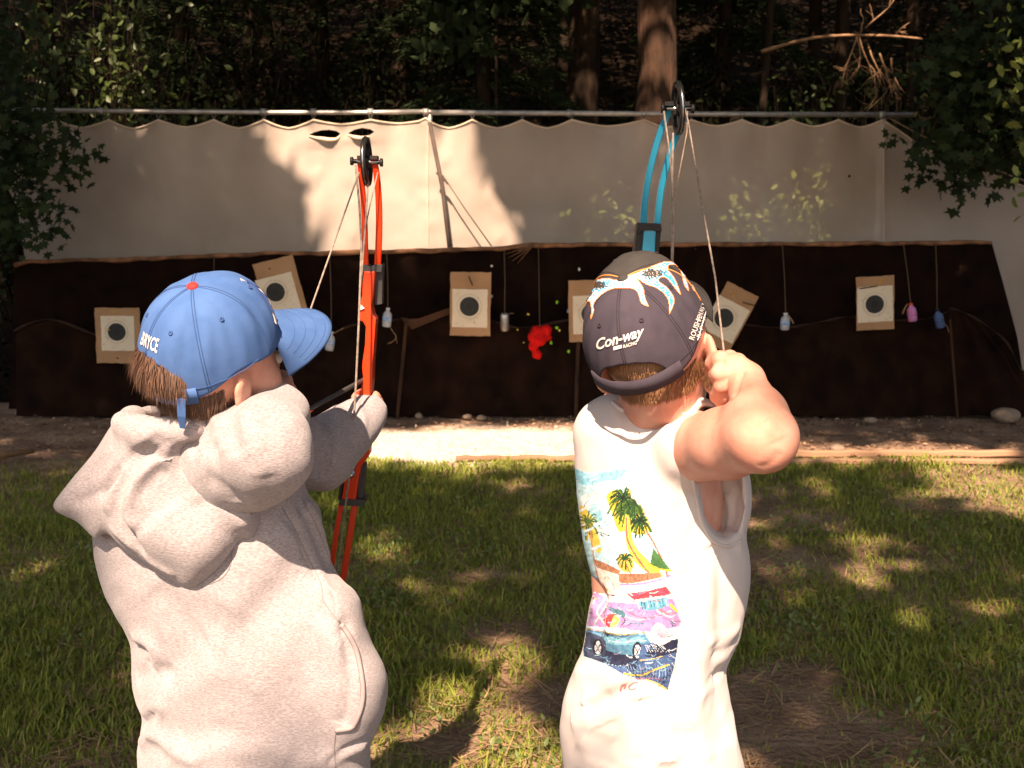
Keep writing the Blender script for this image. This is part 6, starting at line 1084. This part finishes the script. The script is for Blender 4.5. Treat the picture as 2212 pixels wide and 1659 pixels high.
# blue bow
YC = 2.08
root = empty('compound_bow', P(1390, 800, YC), 'blue compound bow rising behind the dark flame cap', 'bow', 'compound bows')
wheel(root, P(1464.6, 234, YC - .075), .0465, (1, .04, .06)); MB().tube([P(1429, 234, YC - .075), P(1498, 235, YC - .075)], .004, 8).build('axle', M_steel, root, True)
for x, y in ((1431, 234), (1496, 235)): MB().tube([P(x - 3, y, YC - .075), P(x + 3, y, YC - .075)], .0085, 10).build('axle_nut', M_blk, root, True)
for x0, x1 in ((1437, 1455), (1474, 1490)): MB().extrude([(x0, 219), (x1, 219), (x1 + 1, 228), (x0 - 1, 228)], YC - .085, YC - .06).build('tip_cap', M_blk, root)
limb(root, [(1447, 224), (1443, 245), (1426, 287), (1410, 341), (1398, 399), (1391, 453), (1390, 487)], 14, YC - .075, YC, M_bluep2); limb(root, [(1482, 224), (1479, 245), (1469, 275), (1453, 314), (1439, 362), (1427, 415), (1419, 487)], 13.5, YC - .075, YC, M_bluep2)
MB().extrude([(1378, 484), (1384, 481), (1428, 483), (1430, 500), (1416, 500), (1416, 498), (1391, 498), (1378, 505)], YC - .012, YC + .03).build('limb_pocket', M_blk, root, bevel=.001); MB().extrude([(1377, 488), (1391, 500), (1386, 590), (1364, 590)], YC - .006, YC + .03).build('side_plate', M_blk, root, bevel=.001); MB().extrude([(1416, 500), (1429, 490), (1419, 590), (1413, 590)], YC - .006, YC + .03).build('side_plate', M_blk, root, bevel=.001)
MB().extrude([(1391, 499), (1417, 499), (1414, 560), (1404, 620), (1398, 700), (1402, 760), (1400, 860), (1410, 930), (1416, 985), (1388, 988), (1380, 930), (1374, 860), (1376, 760), (1370, 700), (1376, 620), (1386, 560)], YC - .014, YC + .03).build('riser', M_bluep2, root, bevel=.0022)
MB().extrude([(1374, 770), (1404, 770), (1402, 860), (1376, 860)], YC - .02, YC + .036).build('grip', M_blk, root, bevel=.003); MB().extrude([(1382, 985), (1426, 983), (1430, 1002), (1384, 1004)], YC - .012, YC + .03).build('limb_pocket', M_blk, root, bevel=.001)
limb(root, [(1440, 1245), (1432, 1200), (1415, 1120), (1400, 1050), (1396, 998)], 14, YC - .075, YC, M_bluep2); limb(root, [(1470, 1245), (1462, 1200), (1446, 1120), (1428, 1050), (1420, 998)], 13.5, YC - .075, YC, M_bluep2)
wheel(root, P(1456, 1248, YC - .075), .0465, (1, .04, .06)); MB().tube([P(1424, 1246, YC - .075), P(1488, 1250, YC - .075)], .004, 8).build('axle', M_steel, root, True)
string(root, [(1478, 230, YC - .10), (1487, 266, 2.0), (1514, 426, 1.86), (1545, 600, 1.70), (1565, 772, 1.565)], 'string', .0017); string(root, [(1565, 772, 1.565), (1550, 860, 1.68), (1510, 1050, 1.88), (1474, 1240, YC - .1)], 'string', .0017)
string(root, [(1434, 240, YC - .08), (1444, 310, YC - .085), (1453, 400, YC - .09), (1456, 470, YC - .095), (1453, 560, YC - .10), (1450, 800, YC - .11), (1456, 1200, YC - .09)], 'cable', .0019); string(root, [(1485, 240, YC - .08), (1484, 285, YC - .08), (1470, 360, YC - .085), (1457, 425, YC - .09)], 'cable', .0012); string(root, [(1454, 287, YC - .085), (1452, 400, YC - .09), (1451, 560, YC - .10), (1447, 800, YC - .11)], 'cable', .0018)
root = empty('arrow', P(1470, 780, 1.8), 'arrow on the blue bow hidden beyond the cheek', 'arrow', 'arrows on the bows'); A0, A1 = P(1563, 800, 1.575), P(1408, 775, 2.12); MB().tube([A0, A1], .0038, 8).build('shaft', M_grey, root, True); MB().tube([A1, A1 + (A1 - A0) * .04], [.0045, .001], 8).build('point', M_steel, root, True); MB().tube([A0, A0 - (A1 - A0) * .02], .0035, 6).build('nock', M_capw, root)
# release ring of the drawing hand
MB().extrude([(1538, 828), (1547, 824), (1551, 838), (1543, 842)], 1.552, 1.57).build('finger_tab', mat('tab_leather', (.45, .40, .30), rough=.7), rootB, bevel=.001)
